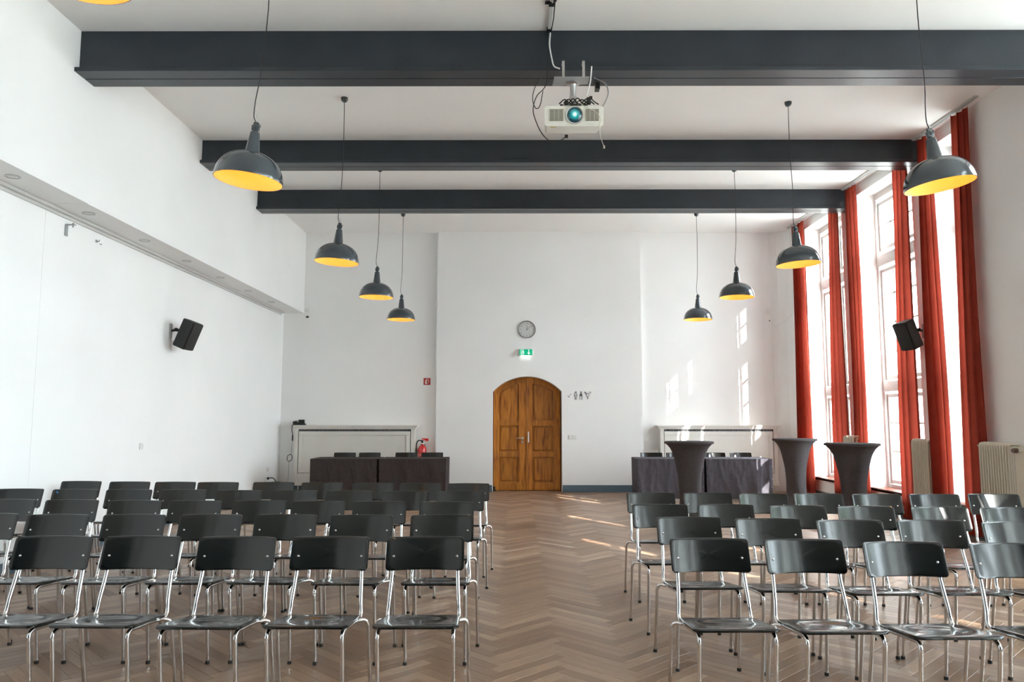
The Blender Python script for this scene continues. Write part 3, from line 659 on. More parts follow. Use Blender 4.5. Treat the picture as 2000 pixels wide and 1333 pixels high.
# ================================================================== RADIATOR COVERS
def rad_cover(x0, x1, lab):
    t = thing('radiator_cover', lab, 'radiator cover', ((x0+x1)/2, YS, 0), group='panelled radiator covers on the back wall')
    w_ = x1-x0; h = w_/2; D = -.24
    MB().box(-h, h, D-.03, 0, 1.262, 1.292, bev=.006).box(-h+.02, h-.02, D-.018, 0, 1.235, 1.264, bev=.008).box(-h+.045, h-.045, D-.006, 0, 1.212, 1.237, bev=.004).obj('cornice', M['offwhite'], t)
    iw = h-.13; MB().box(-iw, iw, D+.034, D+.04, .18, 1.214).obj('gap_shade_sheet', M['dark'], t)  # near-black sheet stands in for shade in the gaps round the frame
    for s in (-1, 1): MB().box(min(s*iw, s*(h-.06)), max(s*iw, s*(h-.06)), D, 0, .135, 1.214, bev=.003).obj('side_post', M['offwhite'], t)
    g = MB()
    for k in range(int(2*iw/.03)): g.box(-iw+.01+k*.03, -iw+.018+k*.03, D+.018, D+.032, 1.175, 1.21)
    o = g.obj('grille', M['grey'], t); o['kind'] = 'stuff'
    f = MB(); z0, z1 = .375, 1.172; a = iw-.012
    f.box(-a, a, D+.004, D+.025, z1-.07, z1, bev=.004).box(-a, a, D+.004, D+.025, z0, z0+.07, bev=.004).box(-a, -a+.075, D+.004, D+.025, z0+.07, z1-.07, bev=.004).box(a-.075, a, D+.004, D+.025, z0+.07, z1-.07, bev=.004)
    b = a-.075
    f.box(-b, b, D+.010, D+.022, z1-.085, z1-.07, bev=.003).box(-b, b, D+.010, D+.022, z0+.07, z0+.085, bev=.003).box(-b, -b+.015, D+.010, D+.022, z0+.07, z1-.07, bev=.003).box(b-.015, b, D+.010, D+.022, z0+.07, z1-.07, bev=.003)
    f.obj('panel_frame', M['offwhite'], t)
    MB().box(-a+.02, a-.02, D+.018, D+.03, z0+.02, z1-.02).obj('panel', M['offwhite'], t)
    MB().box(-iw, iw, D+.004, D+.025, .19, z0-.008).obj('lower_board', M['offwhite'], t)
    MB().box(-h+.05, h-.05, D-.008, 0, .135, .165, bev=.004).box(-h+.055, h-.055, D-.004, 0, .165, .192, bev=.004).obj('plinth', M['offwhite'], t)
    for k in (-h+.14, -h*.35, h*.35, h-.14): MB().tube([(k, D+.05, 0), (k, D+.05, .14)], .012, 8).lathe([(.022, 0), (.02, .008)], 10, (k, D+.05, 0)).obj('foot', M['cream'], t, 40)
    return t
rad_cover(-4.325, -1.880, 'white panelled radiator cover left of the door, telephone on top')
rad_cover(2.76, 5.14, 'white panelled radiator cover right of door, behind the high tables')
# ================================================================== COLUMN RADIATORS (right wall)
sec_me = None
def radiator(ynear, n, lab, zt=1.135, zb=.16):
    global sec_me
    if sec_me is None:
        m_ = MB(); d = .062
        for xx in (-d, 0, d): m_.tube([(xx, 0, zb+.02), (xx, 0, zt-.02)], .0125, 8)
        m_.tube([(-d-.002, 0, zt-.03), (-d*.8, 0, zt-.008), (0, 0, zt-.002), (d*.8, 0, zt-.008), (d+.002, 0, zt-.03)], [.0125, .016, .018, .016, .0125], 8).tube([(-d-.002, 0, zb+.03), (-d*.8, 0, zb+.008), (0, 0, zb+.002), (d*.8, 0, zb+.008), (d+.002, 0, zb+.03)], [.0125, .016, .018, .016, .0125], 8)
        for v in m_.bm.verts: v.co.y *= 1.22
        sec_me = m_.mesh('section', M['cream'], 60)
    P_ = .046; t = thing('radiator', lab, 'radiator', (XR-.14, ynear, 0), group='cream column radiators under the windows')
    for k in range(n): o = link('section', sec_me, t); o.location = (0, k*P_, 0)
    MB().tube([(0, -.03, zt-.035), (0, n*P_+.03, zt-.035)], .016, 8).tube([(0, -.03, zb+.035), (0, n*P_+.0, zb+.035)], .016, 8).obj('header_pipe', M['cream'], t, 40)
    MB().tube([(0, n*P_+.0, zt-.035), (0, n*P_+.075, zt-.035)], .017, 10).lathe([(.022, -.012), (.022, .012)], 10, (0, n*P_+.02, zt-.035), 'Y').obj('end_stub', mat('aged_cream', (.66, .56, .30), .4), t, 40)
    for k in (.05, n*P_-.05): MB().box(-.01, .136, k-.012, k+.012, zt-.13, zt-.11).box(-.01, .135, k-.012, k+.012, zb+.06, zb+.08).obj('bracket', M['cream'], t)
    return t
r3 = radiator(8.28, 12, 'large cream column radiator at right frame edge, beside the nearest curtain')
MB().box(-.085, .065, -.150, -.035, .17, 1.115, bev=.008).obj('end_cover', M['cream'], r3)
for k in range(3): MB().box(-.0875, -.0845, -.130+.035*k, -.127+.035*k, .2, 1.09).obj('cover_groove', M['grey'], r3)
MB().lathe([(.0, -.03), (.022, -.03), (.026, -.02), (.026, .02), (.0, .02)], 16, (-.10, -.17, 1.075), 'X').obj('valve_knob', mat('brown_valve', (.12, .07, .05), .4), r3, 40)
MB().lathe([(.0, -.036), (.010, -.036), (.010, -.028)], 12, (-.10, -.17, 1.075), 'X').tube([(-.10, -.17, 1.075), (-.03, -.17, 1.075), (-.02, -.10, 1.08)], .010, 8).obj('valve_stem', M['chrome'], r3, 40)
radiator(9.90, 9, 'cream column radiator between the nearest two rust-red window piers', )
radiator(12.06, 8, 'small-looking cream radiator behind high table, between farthest windows')

# ================================================================== PROJECTOR
PX, PY, PZ = .55, 7.00, 4.225
pj = thing('projector', 'white video projector hanging from the nearest beam, teal lens lit', 'projector', (PX, PY, PZ))
body = bpy.data.objects.new('body', None)
T = math.radians(10)
def prj(mb, name, m, parent=None, smooth=40):
    me = mb.mesh(name, M[m] if isinstance(m, str) else m, smooth); me.transform(Matrix.Rotation(T, 4, 'X')); return link(name, me, parent or pj)
hw, hh = .262, .085
mb = MB(); pts = rrect(.545, .182, .024, 5, 0, 0)
mb.prism(pts, -.21, .19)
for v in mb.bm.verts:
    if v.co.y > 0: v.co.x *= .93; v.co.z = v.co.z*.9+.005
pbody = prj(mb, 'case', mat('ivory_plastic', (.80, .79, .72), .4), smooth=30)
gp = mat('vent_grey', (.20, .19, .165), .6)
for (a, b) in ((-.225, -.100), (.108, .228)):
    g_ = MB().box(a, b, -.2125, -.209, -.045, .062); prj(g_, 'vent_panel', gp, pbody)
    s_ = MB()
    for k in range(13): s_.box(a, b, -.2155, -.212, -.046+k*.0083, -.0435+k*.0083)
    for k in range(4): x_ = a+(b-a)*k/3; s_.box(x_-.0025, x_+.0025, -.217, -.212, -.046, .062)
    o = prj(s_, 'vent_slats', 'cream', pbody); o['kind'] = 'stuff'
prj(MB().lathe([(.080, -.226), (.083, -.220), (.083, -.18), (.070, -.18), (.071, -.222)], 36, (0.005, 0, .008), 'Y', close=True), 'lens_ring', 'winwhite', pbody)
ml = mat('lens_glow', (.01, .03, .035), .08, coat=1)
P_ = ml.node_tree.nodes['Principled BSDF']; tc = nd(ml, 'ShaderNodeTexCoord'); mp = nd(ml, 'ShaderNodeMapping'); lk(ml, tc, 'Generated', mp, 'Vector')
mp.inputs['Location'].default_value = (-.5, -.5, -.5)
vl = nd(ml, 'ShaderNodeVectorMath', operation='LENGTH'); sx = nd(ml, 'ShaderNodeSeparateXYZ'); cb = nd(ml, 'ShaderNodeCombineXYZ')
lk(ml, mp, 'Vector', sx, 'Vector'); lk(ml, sx, 'X', cb, 'X'); lk(ml, sx, 'Z', cb, 'Y'); ml.node_tree.links.new(cb.outputs[0], vl.inputs[0])
cr = nd(ml, 'ShaderNodeValToRGB'); e = cr.color_ramp.elements; e[0].position = .0; e[0].color = (1, 1, 1, 1); e[1].position = .5; e[1].color = (0, .004, .008, 1)
for p, c in ((.10, (.75, 1, .95)), (.16, (.05, .55, .52)), (.25, (.01, .28, .30)), (.36, (.0, .06, .08))): k = cr.color_ramp.elements.new(p); k.color = (*c, 1)
ml.node_tree.links.new(vl.outputs['Value'], cr.inputs['Fac']); lk(ml, cr, 'Color', P_, 'Emission Color'); P_.inputs['Emission Strength'].default_value = .11
prj(MB().lathe([(0, -.232), (.038, -.229), (.062, -.222), (.0705, -.215), (.0705, -.20), (0, -.20)], 32, (0.005, 0, .008), 'Y'), 'lens', ml, pbody, 60)
b_ = MB()
for k in range(4): b_.lathe([(.003, -.2125), (.003, -.209)], 8, (.125+k*.02, 0, -.073), 'Y')
prj(b_, 'button_row', 'grey', pbody)
prj(MB().box(-.215, -.165, -.17, -.14, -.0925, -.0905), 'label_sticker', mat('yellow_label', (.65, .55, .12), .5), pbody)
# mount (not tilted)
mtp = MB().prism([(-.165, 0), (.165, 0), (.165, .16), (-.155, .20), (-.175, .20)], 0, 0.004, 'Z')
o = mtp.obj('mount_plate', M['grey'], pj); o.location = (-.01, -.12, CE-PZ-.475-.004+.0); o.location.z = 4.606-PZ
MB().box(-.165, -.15, -.02, .0, 0, .05).obj('spare', M['grey'], pj) if False else None
for sx_ in (-.09, .10): MB().box(sx_-.012, sx_+.012, -.128, -.122, .378, .536, bev=.001).box(sx_-.012, sx_+.012, -.124, -.02, .533, .538).obj('beam_clamp', M['steel'], pj)
MB().lathe([(.0, .382), (.065, .382), (.065, .374), (.032, .366), (.028, .355), (.028, .25), (.034, .248), (.034, .225), (0, .225)], 24, (.01, .02, 0)).obj('mount_pole', M['steel'], pj, 40)
MB().box(-.02, .04, -.03, .05, .15, .235, bev=.006).box(-.12, .14, -.09, -.07, .112, .128).box(-.12, .14, .05, .07, .10, .12).box(-.12, -.10, -.09, .07, .112, .128).box(.12, .14, -.09, .07, .112, .128).box(-.01, .03, -.10, .08, .125, .155).obj('bracket', M['steel'], pj)
MB().box(.16, .20, .02, .06, .07, .11).box(-.2, -.16, .02, .06, .07, .11).obj('rear_foot', M['winwhite'], pj)
# tied cables and small connector blocks on the bracket
mb = MB(); rnd = random.Random(3)
for k in range(7):
    x_ = -.13+.04*k; mb.tube([(x_, -.10, .12+rnd.uniform(0, .02)), (x_+.05, -.13, .14+rnd.uniform(0, .03)), (x_+.09, -.11, .115+rnd.uniform(0, .04)), (x_+.13, -.10, .12)], .006, 6, smooth_path=3)
mb.box(.125, .165, -.14, -.10, .115, .175, bev=.004).box(-.09, -.05, -.225, -.205, .065, .105, bev=.003).box(.15, .18, -.13, -.11, .16, .19, bev=.003)
mb.obj('cable_bundle', M['black'], pj, 60)['kind'] = 'stuff'
def cable(name, pts, r, m, lab, cat='cable', extra=None):
    mb = MB().tube(pts, r, 8, smooth_path=6)
    if extra: mb.box(*extra, bev=.003)
    return tag(mb.obj(name, M[m], None, 60), lab, cat)
Z0 = CE
cable('cable', [(.33, 7.02, Z0-.04), (.315, 6.93, 4.85), (.30, 6.90, 4.55), (.21, 6.88, 4.42), (.175, 6.86, 4.30), (.185, 6.80, 4.18), (.25, 6.78, 4.02), (.34, 6.78, 3.935), (.42, 6.78, 3.95), (.47, 6.78, 3.985)], .0045, 'black', 'black cable drooping left of and beneath the projector to a plug', extra=(.462, .492, 6.772, 6.788, 3.975, 4.005))
cable('cable', [(.345, 7.02, Z0-.04), (.335, 6.95, 4.95), (.355, 6.92, 4.80), (.375, 6.90, 4.72), (.43, 6.90, 4.695)], .007, 'white', 'white cable running down the nearest beam to projector mount')
cable('cable', [(0.725, 6.86, 4.70), (0.710, 6.86, 4.55), (0.685, 6.86, 4.46), (0.670, 6.84, 4.40)], .006, 'white', 'short white cable from the mount plate down behind the projector')
cable('cable', [(0.770, 7.10, 4.70), (0.870, 7.05, 4.62), (0.895, 7.0, 4.50), (0.850, 6.95, 4.37), (0.805, 6.92, 4.32)], .007, 'grey', 'grey loop of cable right of projector hanging from the beam', extra=(.785, .815, 6.91, 6.93, 4.295, 4.325))
cable('cable', [(0.575, 6.74, 4.315), (0.635, 6.735, 4.26), (0.715, 6.735, 4.22), (0.765, 6.75, 4.19), (0.790, 6.76, 4.14), (0.780, 6.77, 4.09), (0.785, 6.77, 4.0), (0.805, 6.77, 3.93), (0.820, 6.77, 3.89)], .0035, 'cream', 'thin pale cable crossing the projector front and dangling at right', extra=(.813, .829, 6.765, 6.775, 3.87, 3.90))
cable('cable', [(.28, 7.0, 4.70), (.20, 6.95, 4.55), (.17, 6.9, 4.40), (.20, 6.88, 4.30), (.24, 6.88, 4.33), (.27, 6.95, 4.50)], .004, 'black', 'black cable loop hanging just left of the projector')
t = thing('cable_duct', 'white ceiling cable duct with black straps, above the projector', 'cable duct', (.335, 5.2, CE))
MB().box(-.015, .015, 0, 1.84, -.022, 0, bev=.003).obj('duct', M['winwhite'], t)
for y_ in (.55, 1.32, 1.78): MB().box(-.024, .024, y_, y_+.05, -.030, 0).obj('strap', M['black'], t)
MB().tube([(.03, 0, -.03), (.04, .5, -.025), (.035, .9, -.03), (.03, 1.28, -.02)], .016, 8, smooth_path=4).tube([(.03, 1.28, -.02), (.032, 1.6, -.012), (.02, 1.84, -.02)], .005, 6).box(-.06, .0, 1.30, 1.33, -.03, -.015).obj('cable_sleeve', M['black'], t, 60)
tag(MB().box(.80, .845, 7.24, 7.33, 4.655, 4.72, bev=.004).obj('junction_box', M['black']), 'small black box under the nearest beam right of the projector', 'junction box')

# ================================================================== SPEAKERS
def speaker(loc, yaw, pitch, wallx, lab):
    t = thing('wall_speaker', lab, 'speaker', loc)
    s = 1 if wallx < loc[0] else -1
    D_, H_, W2 = .195, .385, .25
    R = Matrix.Rotation(yaw, 4, 'Z') @ Matrix.Rotation(pitch, 4, 'Y')
    mb = MB().prism([(-D_/2, -W2*.30), (D_/2, -W2/2), (D_/2, W2/2), (-D_/2, W2*.30)], -H_/2, H_/2, 'Z'); bmesh.ops.bevel(mb.bm, geom=mb.bm.edges[:], offset=.008, segments=2, affect='EDGES')
    me = mb.mesh('cabinet', M['speaker'], 40); me.transform(R); link('cabinet', me, t)
    me = MB().box(D_/2-.002, D_/2+.012, -W2/2+.008, W2/2-.008, -H_/2+.008, H_/2-.008, bev=.01).mesh('grille', M['grille'], 40); me.transform(R); link('grille', me, t)
    bk = R @ Vector((-D_/2, 0, .02)); dx = wallx-loc[0]; ay = -0.0
    MB().tube([bk, (bk.x+(dx-bk.x)*.5, bk.y*.6, bk.z+.01), (dx+s*.02, 0, .05)], .016, 10).lathe([(.026, -.02), (.026, .02)], 12, (bk.x+(dx-bk.x)*.45, bk.y*.65, bk.z+.01), 'Y').obj('arm', M['black'], t, 40)
    MB().box(min(dx, dx+s*.015), max(dx, dx+s*.015), -.03, .03, -.045, .145, bev=.005).obj('wall_plate', M['grey'], t)
    MB().tube([(dx+s*.006, .02, -.03), (dx+s*.02, .01, -.09), (dx+s*.10, 0, -.06), bk+Vector((0, 0, -.06))], .004, 6, smooth_path=4).obj('cable', M['white'], t, 180)
speaker((-4.39, 10.15, 2.535), math.radians(-5), math.radians(22), XLL, 'black wall speaker tilted down on the left wall')
speaker((5.30, 10.20, 2.535), math.radians(180+14), math.radians(22), XR, 'black wall speaker between the curtains on the window wall')

# ================================================================== BACK WALL FITTINGS
t = thing('wall_clock', 'round white wall clock with thin grey rim above the door', 'clock', (.244, YB, 3.174))
MB().lathe([(.160, -.03), (.166, -.034), (.172, -.028), (.172, 0), (.160, 0)], 48, axis='Y', close=True).obj('rim', mat('clock_rim', (.16, .16, .165), .35, .6), t, 40)
MB().lathe([(0, -.014), (.163, -.014), (.163, 0), (0, 0)], 48, axis='Y').obj('face', mat('clock_face', (.62, .62, .61), .5), t, 40)
mn = [text_mesh(str(k), .036, .0005) for k in range(1, 13)]
nb = bmesh.new()
for k, me in enumerate(mn, 1):
    a = PI/2-2*PI*k/12; me.transform(Matrix.Translation((.128*math.cos(a), -.0155, .128*math.sin(a))) @ Matrix.Rotation(PI/2, 4, 'X')); nb.from_mesh(me)
me = bpy.data.meshes.new('numerals'); nb.to_mesh(me); nb.free(); me.materials.append(M['ink']); link('numerals', me, t)
def hand(ang, l, w_, nm, y_):
    a = PI/2-math.radians(ang); d = Vector((math.cos(a), 0, math.sin(a))); n_ = Vector((-d.z, 0, d.x))
    mb = MB(); q = [d*-.02+n_*w_, d*l+n_*w_*.6, d*l-n_*w_*.6, d*-.02-n_*w_]
    mb.prism([(p.x, p.z) for p in q], y_-.001, y_+.001); mb.obj(nm, M['ink'], t)
hand(4, .085, .004, 'hour_hand', -.018); hand(52, .125, .003, 'minute_hand', -.021)
MB().lathe([(.007, -.024), (.007, -.014)], 12, axis='Y').obj('hub', M['ink'], t)

# exit sign
t = thing('exit_sign', 'small lit green emergency exit sign over the door', 'sign', (.222, YB, 2.717))
MB().box(-.135, .135, -.07, 0, -.065, .065, bev=.004).obj('housing', M['white'], t)
MB().box(-.128, .128, -.0725, -.069, -.058, .058).obj('green_face', mat('exit_green', (.0, .30, .16), .4, emit=(.0, .42, .20), es=.075), t)
mw = mat('exit_white', (.8, .9, .85), .4, emit=(.85, 1, .92), es=.09)
mb = MB()
mb.prism([(.05, .05), (.062, .05), (.062, -.01), (.085, -.01), (.056, -.050), (.027, -.01), (.05, -.01)], -.0745, -.0725)
mb.obj('arrow_symbol', mw, t)
mb = MB().box(-.098, -.045, -.0735, -.0725, -.05, -.042)
mb.prism([(-.098, .048), (-.072, .048), (-.072, .040), (-.090, .040), (-.090, -.05), (-.098, -.05)], -.0745, -.0725)
mb.lathe([(.008, -.0745), (.008, -.0725)], 12, (-.052, 0, .038), 'Y')
mb.prism([(-.058, .028), (-.046, .026), (-.050, .002), (-.036, -.012), (-.038, -.045), (-.047, -.045), (-.047, -.018), (-.058, -.005), (-.068, -.020), (-.086, -.026), (-.086, -.018), (-.072, -.010), (-.064, .004)], -.0745, -.0725)
mb.prism([(-.060, .026), (-.080, .012), (-.076, .006), (-.058, .016)], -.0745, -.0725); mb.prism([(-.048, .022), (-.030, .006), (-.035, .001), (-.050, .012)], -.0745, -.0725)
mb.obj('running_figure_symbol', mw, t)
MB().box(-.10, .10, -.055, -.02, -.068, -.064).obj('downlight_strip', mat('exit_strip', (.8, .8, .8), .5, emit=(.9, 1, .95), es=.4), t)

# restroom pictograms
t = thing('restroom_pictograms', 'thin black line pictograms for toilets right of the door', 'sign', (1.05, YB, 1.86))
def line(name, *paths, r=.0037):
    mb = MB()
    for p in paths: mb.tube([(x, -.003, z) for x, z in p], r, 6)
    mb.obj(name, M['ink'], t)
def circ(cx, cz, r, n=16): return [(cx+r*math.cos(2*PI*i/n), cz+r*math.sin(2*PI*i/n)) for i in range(n+1)]
line('arrow_symbol', [(.065, .045), (.0, -.022)], [(.0, .012), (.0, -.022), (.038, -.022)])
line('man_symbol', circ(.150, .072, .014), [(.122, -.005), (.122, .038), (.130, .050), (.170, .050), (.178, .038), (.178, -.005)], [(.135, .03), (.135, -.075)], [(.165, .03), (.165, -.075)], [(.150, -.02), (.150, -.075)])
line('woman_symbol', circ(.252, .072, .014), [(.226, -.01), (.238, .048), (.266, .048), (.278, -.01)], [(.240, .03), (.226, -.072), (.278, -.072), (.264, .03)], [(.252, .045), (.244, -.0), (.260, -.0), (.252, .045)])
line('transgender_symbol', circ(.385, .018, .030, 20), [(.385, -.012), (.385, -.070)], [(.370, -.042), (.400, -.042)], [(.407, .04), (.445, .078)], [(.420, .078), (.446, .079), (.446, .052)], [(.363, .04), (.325, .078)], [(.350, .078), (.324, .079), (.324, .052)], [(.335, .048), (.355, .068)])
# light switches, right of the door
t = thing('light_switch', 'white double light switch right of the door', 'switch', (1.13, YB, 1.06))
MB().box(-.082, .082, -.010, 0, -.042, .042, bev=.003).obj('plate', M['white'], t)
for s in (-1, 1): MB().box(s*.04-.034, s*.04+.034, -.016, -.009, -.034, .034, bev=.003).obj('rocker', M['white'], t)
# hose pictogram
t = thing('fire_sign', 'square red fire extinguisher sign beside the middle wall edge', 'sign', (-1.735, YS, 2.15))
MB().box(-.068, .068, -.004, 0, -.068, .068).obj('plate', M['signred'], t)
mb = MB().box(-.036, -.006, -.006, -.004, -.050, .018).box(-.028, -.014, -.006, -.004, .016, .034)
mb.tube([(-.02, -.005, .036), (.0, -.005, .048), (.025, -.005, .045), (.036, -.005, .02), (.028, -.005, -.015), (.002, -.005, -.045)], .004, 6, smooth_path=4)
mb.tube([(-.02, -.005, .03), (.0, -.005, .030), (.010, -.005, .01)], .004, 6, smooth_path=3)
mb.obj('extinguisher_symbol', M['signwhite'], t)
# fire extinguisher
t = thing('fire_extinguisher', 'red fire extinguisher hung on wall behind the brown-clothed table', 'extinguisher', (-1.80, YS-.13, .42))
MB().lathe([(0, 0), (.07, .0), (.08, .012), (.08, .40), (.072, .445), (.045, .475), (.026, .485), (.026, .505), (0, .505)], 28).obj('cylinder', M['red'], t, 40)
MB().lathe([(.0805, .34), (.081, .34), (.081, .20), (.0805, .20)], 28, close=True).obj('label_band', mat('label_print', (.68, .10, .07), .4), t, 60)
tm = text_mesh('FEUERLÖSCHER', .022, .0003); tm.transform(Matrix.Translation((0, -.0815, .30)) @ Matrix.Rotation(PI/2, 4, 'X')); tm.materials.append(M['signwhite']) if not tm.materials else None
bmx = bmesh.new(); bmx.from_mesh(tm)
for v in bmx.verts: a = v.co.x/.0815; v.co = Vector((.0815*math.sin(a), -.0815*math.cos(a)+(v.co.y+.0815), v.co.z))
bmx.to_mesh(tm); bmx.free(); tm.materials.clear(); tm.materials.append(M['signwhite']); link('lettering', tm, t)
MB().lathe([(.036, .505), (.04, .512), (.036, .52), (.020, .525), (0, .525)], 20).obj('neck_ring', M['white'], t, 40)
MB().box(-.018, .018, -.018, .018, .52, .585, bev=.005).obj('valve', M['black'], t)
MB().prism([(-.015, .60), (-.01, .615), (.118, .612), (.122, .565), (.105, .560), (.03, .588)], -.016, .016).prism([(-.012, .583), (.09, .56), (.088, .552), (-.012, .572)], -.012, .012).obj('lever', M['red'], t)
MB().tube([(-.015, 0, .56), (-.055, 0, .575), (-.095, 0, .55), (-.112, 0, .48), (-.112, 0, .30), (-.10, 0, .12)], .011, 8, smooth_path=5).obj('hose', M['rubber'], t, 180)
MB().box(-.03, .03, .075, .13, .38, .46).box(-.05, .05, .12, .13, .30, .50).obj('wall_bracket', M['grey'], t)
# detectors
for (x, z, lab) in ((-4.12, 3.585, 'small round white sensor high on back wall, left corner'), (5.06, 3.55, 'small round white sensor high on back wall near the windows')):
    t = thing('wall_sensor', lab, 'sensor', (x, YS, z)); MB().lathe([(0, -.035), (.045, -.033), (.058, -.022), (.060, 0), (0, 0)], 24, axis='Y').obj('housing', M['white'], t, 40); MB().lathe([(.025, -.038), (.030, -.036), (.030, -.030), (.025, -.030)], 20, axis='Y', close=True).obj('ring', M['white'], t, 40)
tag(MB().box(-4.17, -4.115, YS-.015, YS, 3.425, 3.46, bev=.005).box(-4.158, -4.13, YS-.03, YS-.01, 3.435, 3.452, bev=.003).obj('cable_outlet', M['black']), 'tiny black wall outlet below the left round sensor', 'outlet')
tag(MB().box(5.075, 5.10, YS-.015, YS, 3.35, 3.375, bev=.004).obj('cable_outlet', M['black']), 'tiny black wall outlet below the window-side round sensor', 'outlet')
cable('cable', [(5.09, YS-.012, 3.36), (5.15, YS-.02, 3.30), (5.25, YS-.08, 3.29), (5.36, YS-.17, 3.36), (5.43, YS-.30, 3.46)], .0045, 'white', 'thin white cable curving from the outlet to the far curtain')
# telephone on the left cover
t = thing('telephone', 'black desk telephone on the left radiator cover', 'telephone', (-4.215, YS-.13, 1.292))
MB().prism([(-.085, 0), (.085, 0), (.085, .02), (-.085, .055)], -.095, .115, 'X').obj('base', M['black'], t)
MB().box(-.02, .10, .02, .035, .045, .105, bev=.004).obj('display', M['speaker'], t)
MB().box(-.10, -.05, -.085, .085, .055, .075, bev=.008).box(-.102, -.048, -.088, -.04, .04, .075, bev=.01).box(-.102, -.048, .04, .088, .04, .085, bev=.01).obj('handset', M['black'], t)
g_ = MB()
for i in range(4):
    for j in range(3): g_.box(-.02+j*.025, -.004+j*.025, -.075+i*.025, -.06+i*.025, .024+i*.005, .032+i*.005)
o = g_.obj('keypad', M['grey'], t); o['kind'] = 'stuff'
cable('cable', [(-4.30, YS-.28, 1.30), (-4.305, YS-.285, 1.20), (-4.285, YS-.285, 1.08), (-4.29, YS-.28, .98)], .008, 'black', 'knotted black telephone cord hanging from left radiator cover edge', extra=(-4.302, -4.278, YS-.292, YS-.27, 1.0, 1.10))
mb = MB().tube([(-4.36+.05*math.cos(a), YS-.20+.02*math.sin(a), .66+.065*math.sin(a)) for a in [2*PI*i/16 for i in range(33)]], .006, 6).tube([(-4.29, YS-.28, .99), (-4.31, YS-.26, .80), (-4.33, YS-.21, .715)], .0025, 6, smooth_path=3).tube([(-4.37, YS-.2, .60), (-4.40, YS-.10, .40), (-4.43, YS-.04, .18)], .0025, 6, smooth_path=3)
tag(mb.obj('cord_coil', M['rubber'], None, 60), 'coiled dark phone cord beside the left radiator cover', 'cord')
# sockets on the left wall
def socket(y, z, lab, n=1):
    t = thing('wall_socket', lab, 'socket', (XLL, y, z))
    for k in range(n):
        MB().box(0, .012, -.04+k*.081, .04+k*.081, -.04, .04, bev=.003).obj('plate', M['white'], t)
        MB().lathe([(.021, .006), (.024, .016), (.026, .016), (.026, .006)], 16, (0, k*.081, 0), 'X', close=True).obj('ring', M['white'], t, 40)
socket(14.42, .47, 'white wall socket low on left wall near the back corner')
socket(14.28, .30, 'white double wall socket with black plug in the back left corner', 2)
socket(9.49, 1.07, 'white wall outlet alone in the middle of the left wall')
cable('cable', [(XLL+.02, 14.36, .31), (XLL+.10, 14.40, .315), (XLL+.15, 14.42, .26), (XLL+.20, 14.40, .12), (XLL+.22, 14.35, .01)], .009, 'black', 'black power cable and plug in the back left corner', extra=(XLL+.012, XLL+.05, 14.34, 14.38, .29, .33))
t = thing('power_brick', 'black and white power adapters standing in the back left corner', 'adapter', (XLL+.16, 14.5, 0))
MB().box(-.035, .035, -.03, .03, 0, .24, bev=.006).obj('body', M['black'], t); MB().box(-.10, -.04, -.03, .03, 0, .25, bev=.004).obj('white_unit', M['white'], t)
# bracket and hook high on left wall
t = thing('wall_bracket', 'grey metal angle bracket high on the left wall', 'bracket', (XLL, 7.68, 3.40))
MB().box(0, .006, -.025, .025, -.12, .0).box(0, .09, -.025, .025, -.004, .0).lathe([(.008, -.03), (.008, .015)], 8, (.07, .0, 0)).lathe([(.005, .004), (.005, .009)], 8, (0, 0, -.10), 'X').obj('angle_plate', M['grey'], t)
tag(MB().tube([(XLL, 8.25, 3.36), (XLL+.03, 8.25, 3.355), (XLL+.035, 8.25, 3.375)], .006, 6).tube([(XLL, 8.32, 3.345), (XLL+.025, 8.32, 3.34)], .005, 6).box(XLL, XLL+.006, 8.235, 8.265, 3.345, 3.375).obj('wall_hook', M['grey']), 'tiny metal hook on the left wall right of the angle bracket', 'hook')
# recessed downlights under the boxed-out wall
for i, y in enumerate((6.49, 7.69, 8.89, 10.06, 11.25, 12.43, 13.65)):
    lab = 'unlit recessed downlight under the left soffit, %s from the camera' % ('nearest' if i == 0 else ('farthest' if i == 6 else ORD[i]+' nearest'))
    t = thing('downlight', lab, 'downlight', (-4.40, y, 3.52), group='unlit downlights in left soffit')
    MB().lathe([(.062, 0), (.064, -.004), (.050, -.006), (.045, -.002), (.045, 0)], 28, close=True).obj('trim_ring', M['steel'], t, 40)
    MB().lathe([(0, -.004), (.028, -.004), (.030, -.001), (0, -.001)], 20).obj('lens', M['white'], t, 40)

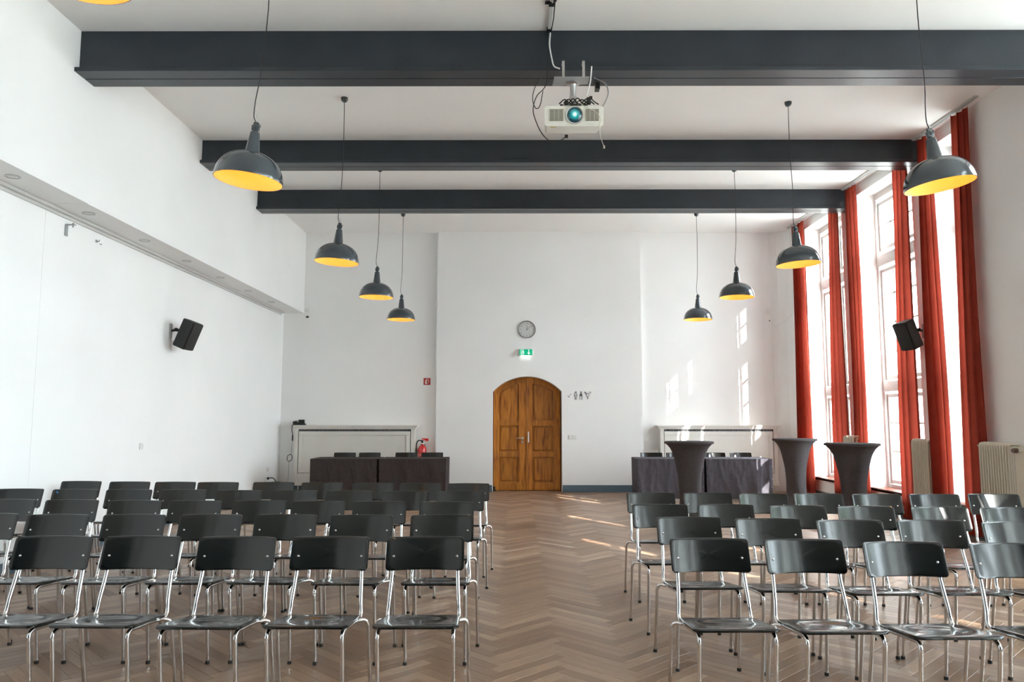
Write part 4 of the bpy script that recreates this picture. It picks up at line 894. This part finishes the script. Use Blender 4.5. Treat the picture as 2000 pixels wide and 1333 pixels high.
# ================================================================== OUTSIDE
g_ = MB().box(-50, 60, -50, 70, -.9, -.6).obj('ground', noise_mat(mat('courtyard_gravel', rough=.9), (.52, .50, .46), (.62, .60, .56), 6)); tag(g_, kind='structure')
SN = Vector((.845, .535)); SD = Vector((.535, -.845))    # across and towards the sun
def block(s0, s1, t0, t1, h, lab):  # unseen masses added to block the sun; slits between them make floor streaks
    P4 = [SN*s0+SD*t0, SN*s1+SD*t0, SN*s1+SD*t1, SN*s0+SD*t1]
    t = thing('sun_blocker', lab, 'sun blocker', (P4[0].x, P4[0].y, -.6))
    c = P4[0]; MB().prism([(p.x-c.x, p.y-c.y) for p in P4], 0, h, 'Z').obj('wall', mat('pale_render', (.78, .76, .72), .8), t)
block(-9.0, 5.46, 13.5, 19, 12.6, 'pale sun-blocking mass added outside, behind and right of the camera')
block(5.68, 6.63, 13.5, 19, 12.6, 'narrow pale sun-blocking mass added outside, between the two wide ones')
block(6.85, 9.55, 13.5, 19, 12.6, 'pale sun-blocking mass added outside, beside the narrow one')

def tree(x, y, s_lab, cz, R, nl, seed):  # unseen tree added so its leaves break up sun through the far windows
    t = thing('tree', s_lab, 'tree', (x, y, -.6)); rnd = random.Random(seed)
    bark = noise_mat(mat('bark', rough=.9), (.06, .045, .03), (.12, .09, .06), 8)
    MB().tube([(0, 0, 0), (.1, .05, 2.5), (0, .1, 5), (.1, 0, cz)], [.24, .2, .15, .08], 10, smooth_path=4).obj('trunk', bark, t, 60)
    b = MB()
    for k in range(14):
        a = rnd.uniform(0, 6.28); e = rnd.uniform(.1, 1.0); b.tube([(0, 0, rnd.uniform(3.2, cz)), (math.cos(a)*R*.4, math.sin(a)*R*.4, cz-.5+e), (math.cos(a)*R*.85, math.sin(a)*R*.85, cz+e*1.5)], [.07, .045, .015], 6, smooth_path=3)
    b.obj('branches', bark, t, 60)
    vs, fs = [], []
    for k in range(nl):
        cl = Vector((rnd.gauss(0, 1), rnd.gauss(0, 1), rnd.gauss(0, 1))).normalized()*(rnd.random()**.4)
        c = Vector((cl.x*R, cl.y*R, cz+cl.z*R*.95))
        if noise.noise(c*.9) < -.10: continue
        u = Vector((rnd.gauss(0, 1), rnd.gauss(0, 1), rnd.gauss(0, 1))).normalized(); v = u.orthogonal().normalized(); L = rnd.uniform(.10, .17)
        n = len(vs); vs += [c, c+u*L*.5+v*L*.3, c+u*L, c+u*L*.5-v*L*.3]; fs.append((n, n+1, n+2, n+3))
    me = bpy.data.meshes.new('foliage'); me.from_pydata(vs, [], fs); me.materials.append(mat('leaf_green', (.10, .22, .05), .6)); o = link('foliage', me, t); o['kind'] = 'stuff'
tree(15.2, -1.5, 'leafy tree added outside, out of view, to dapple sun through the windows', 7.6, 2.8, 15000, 4)
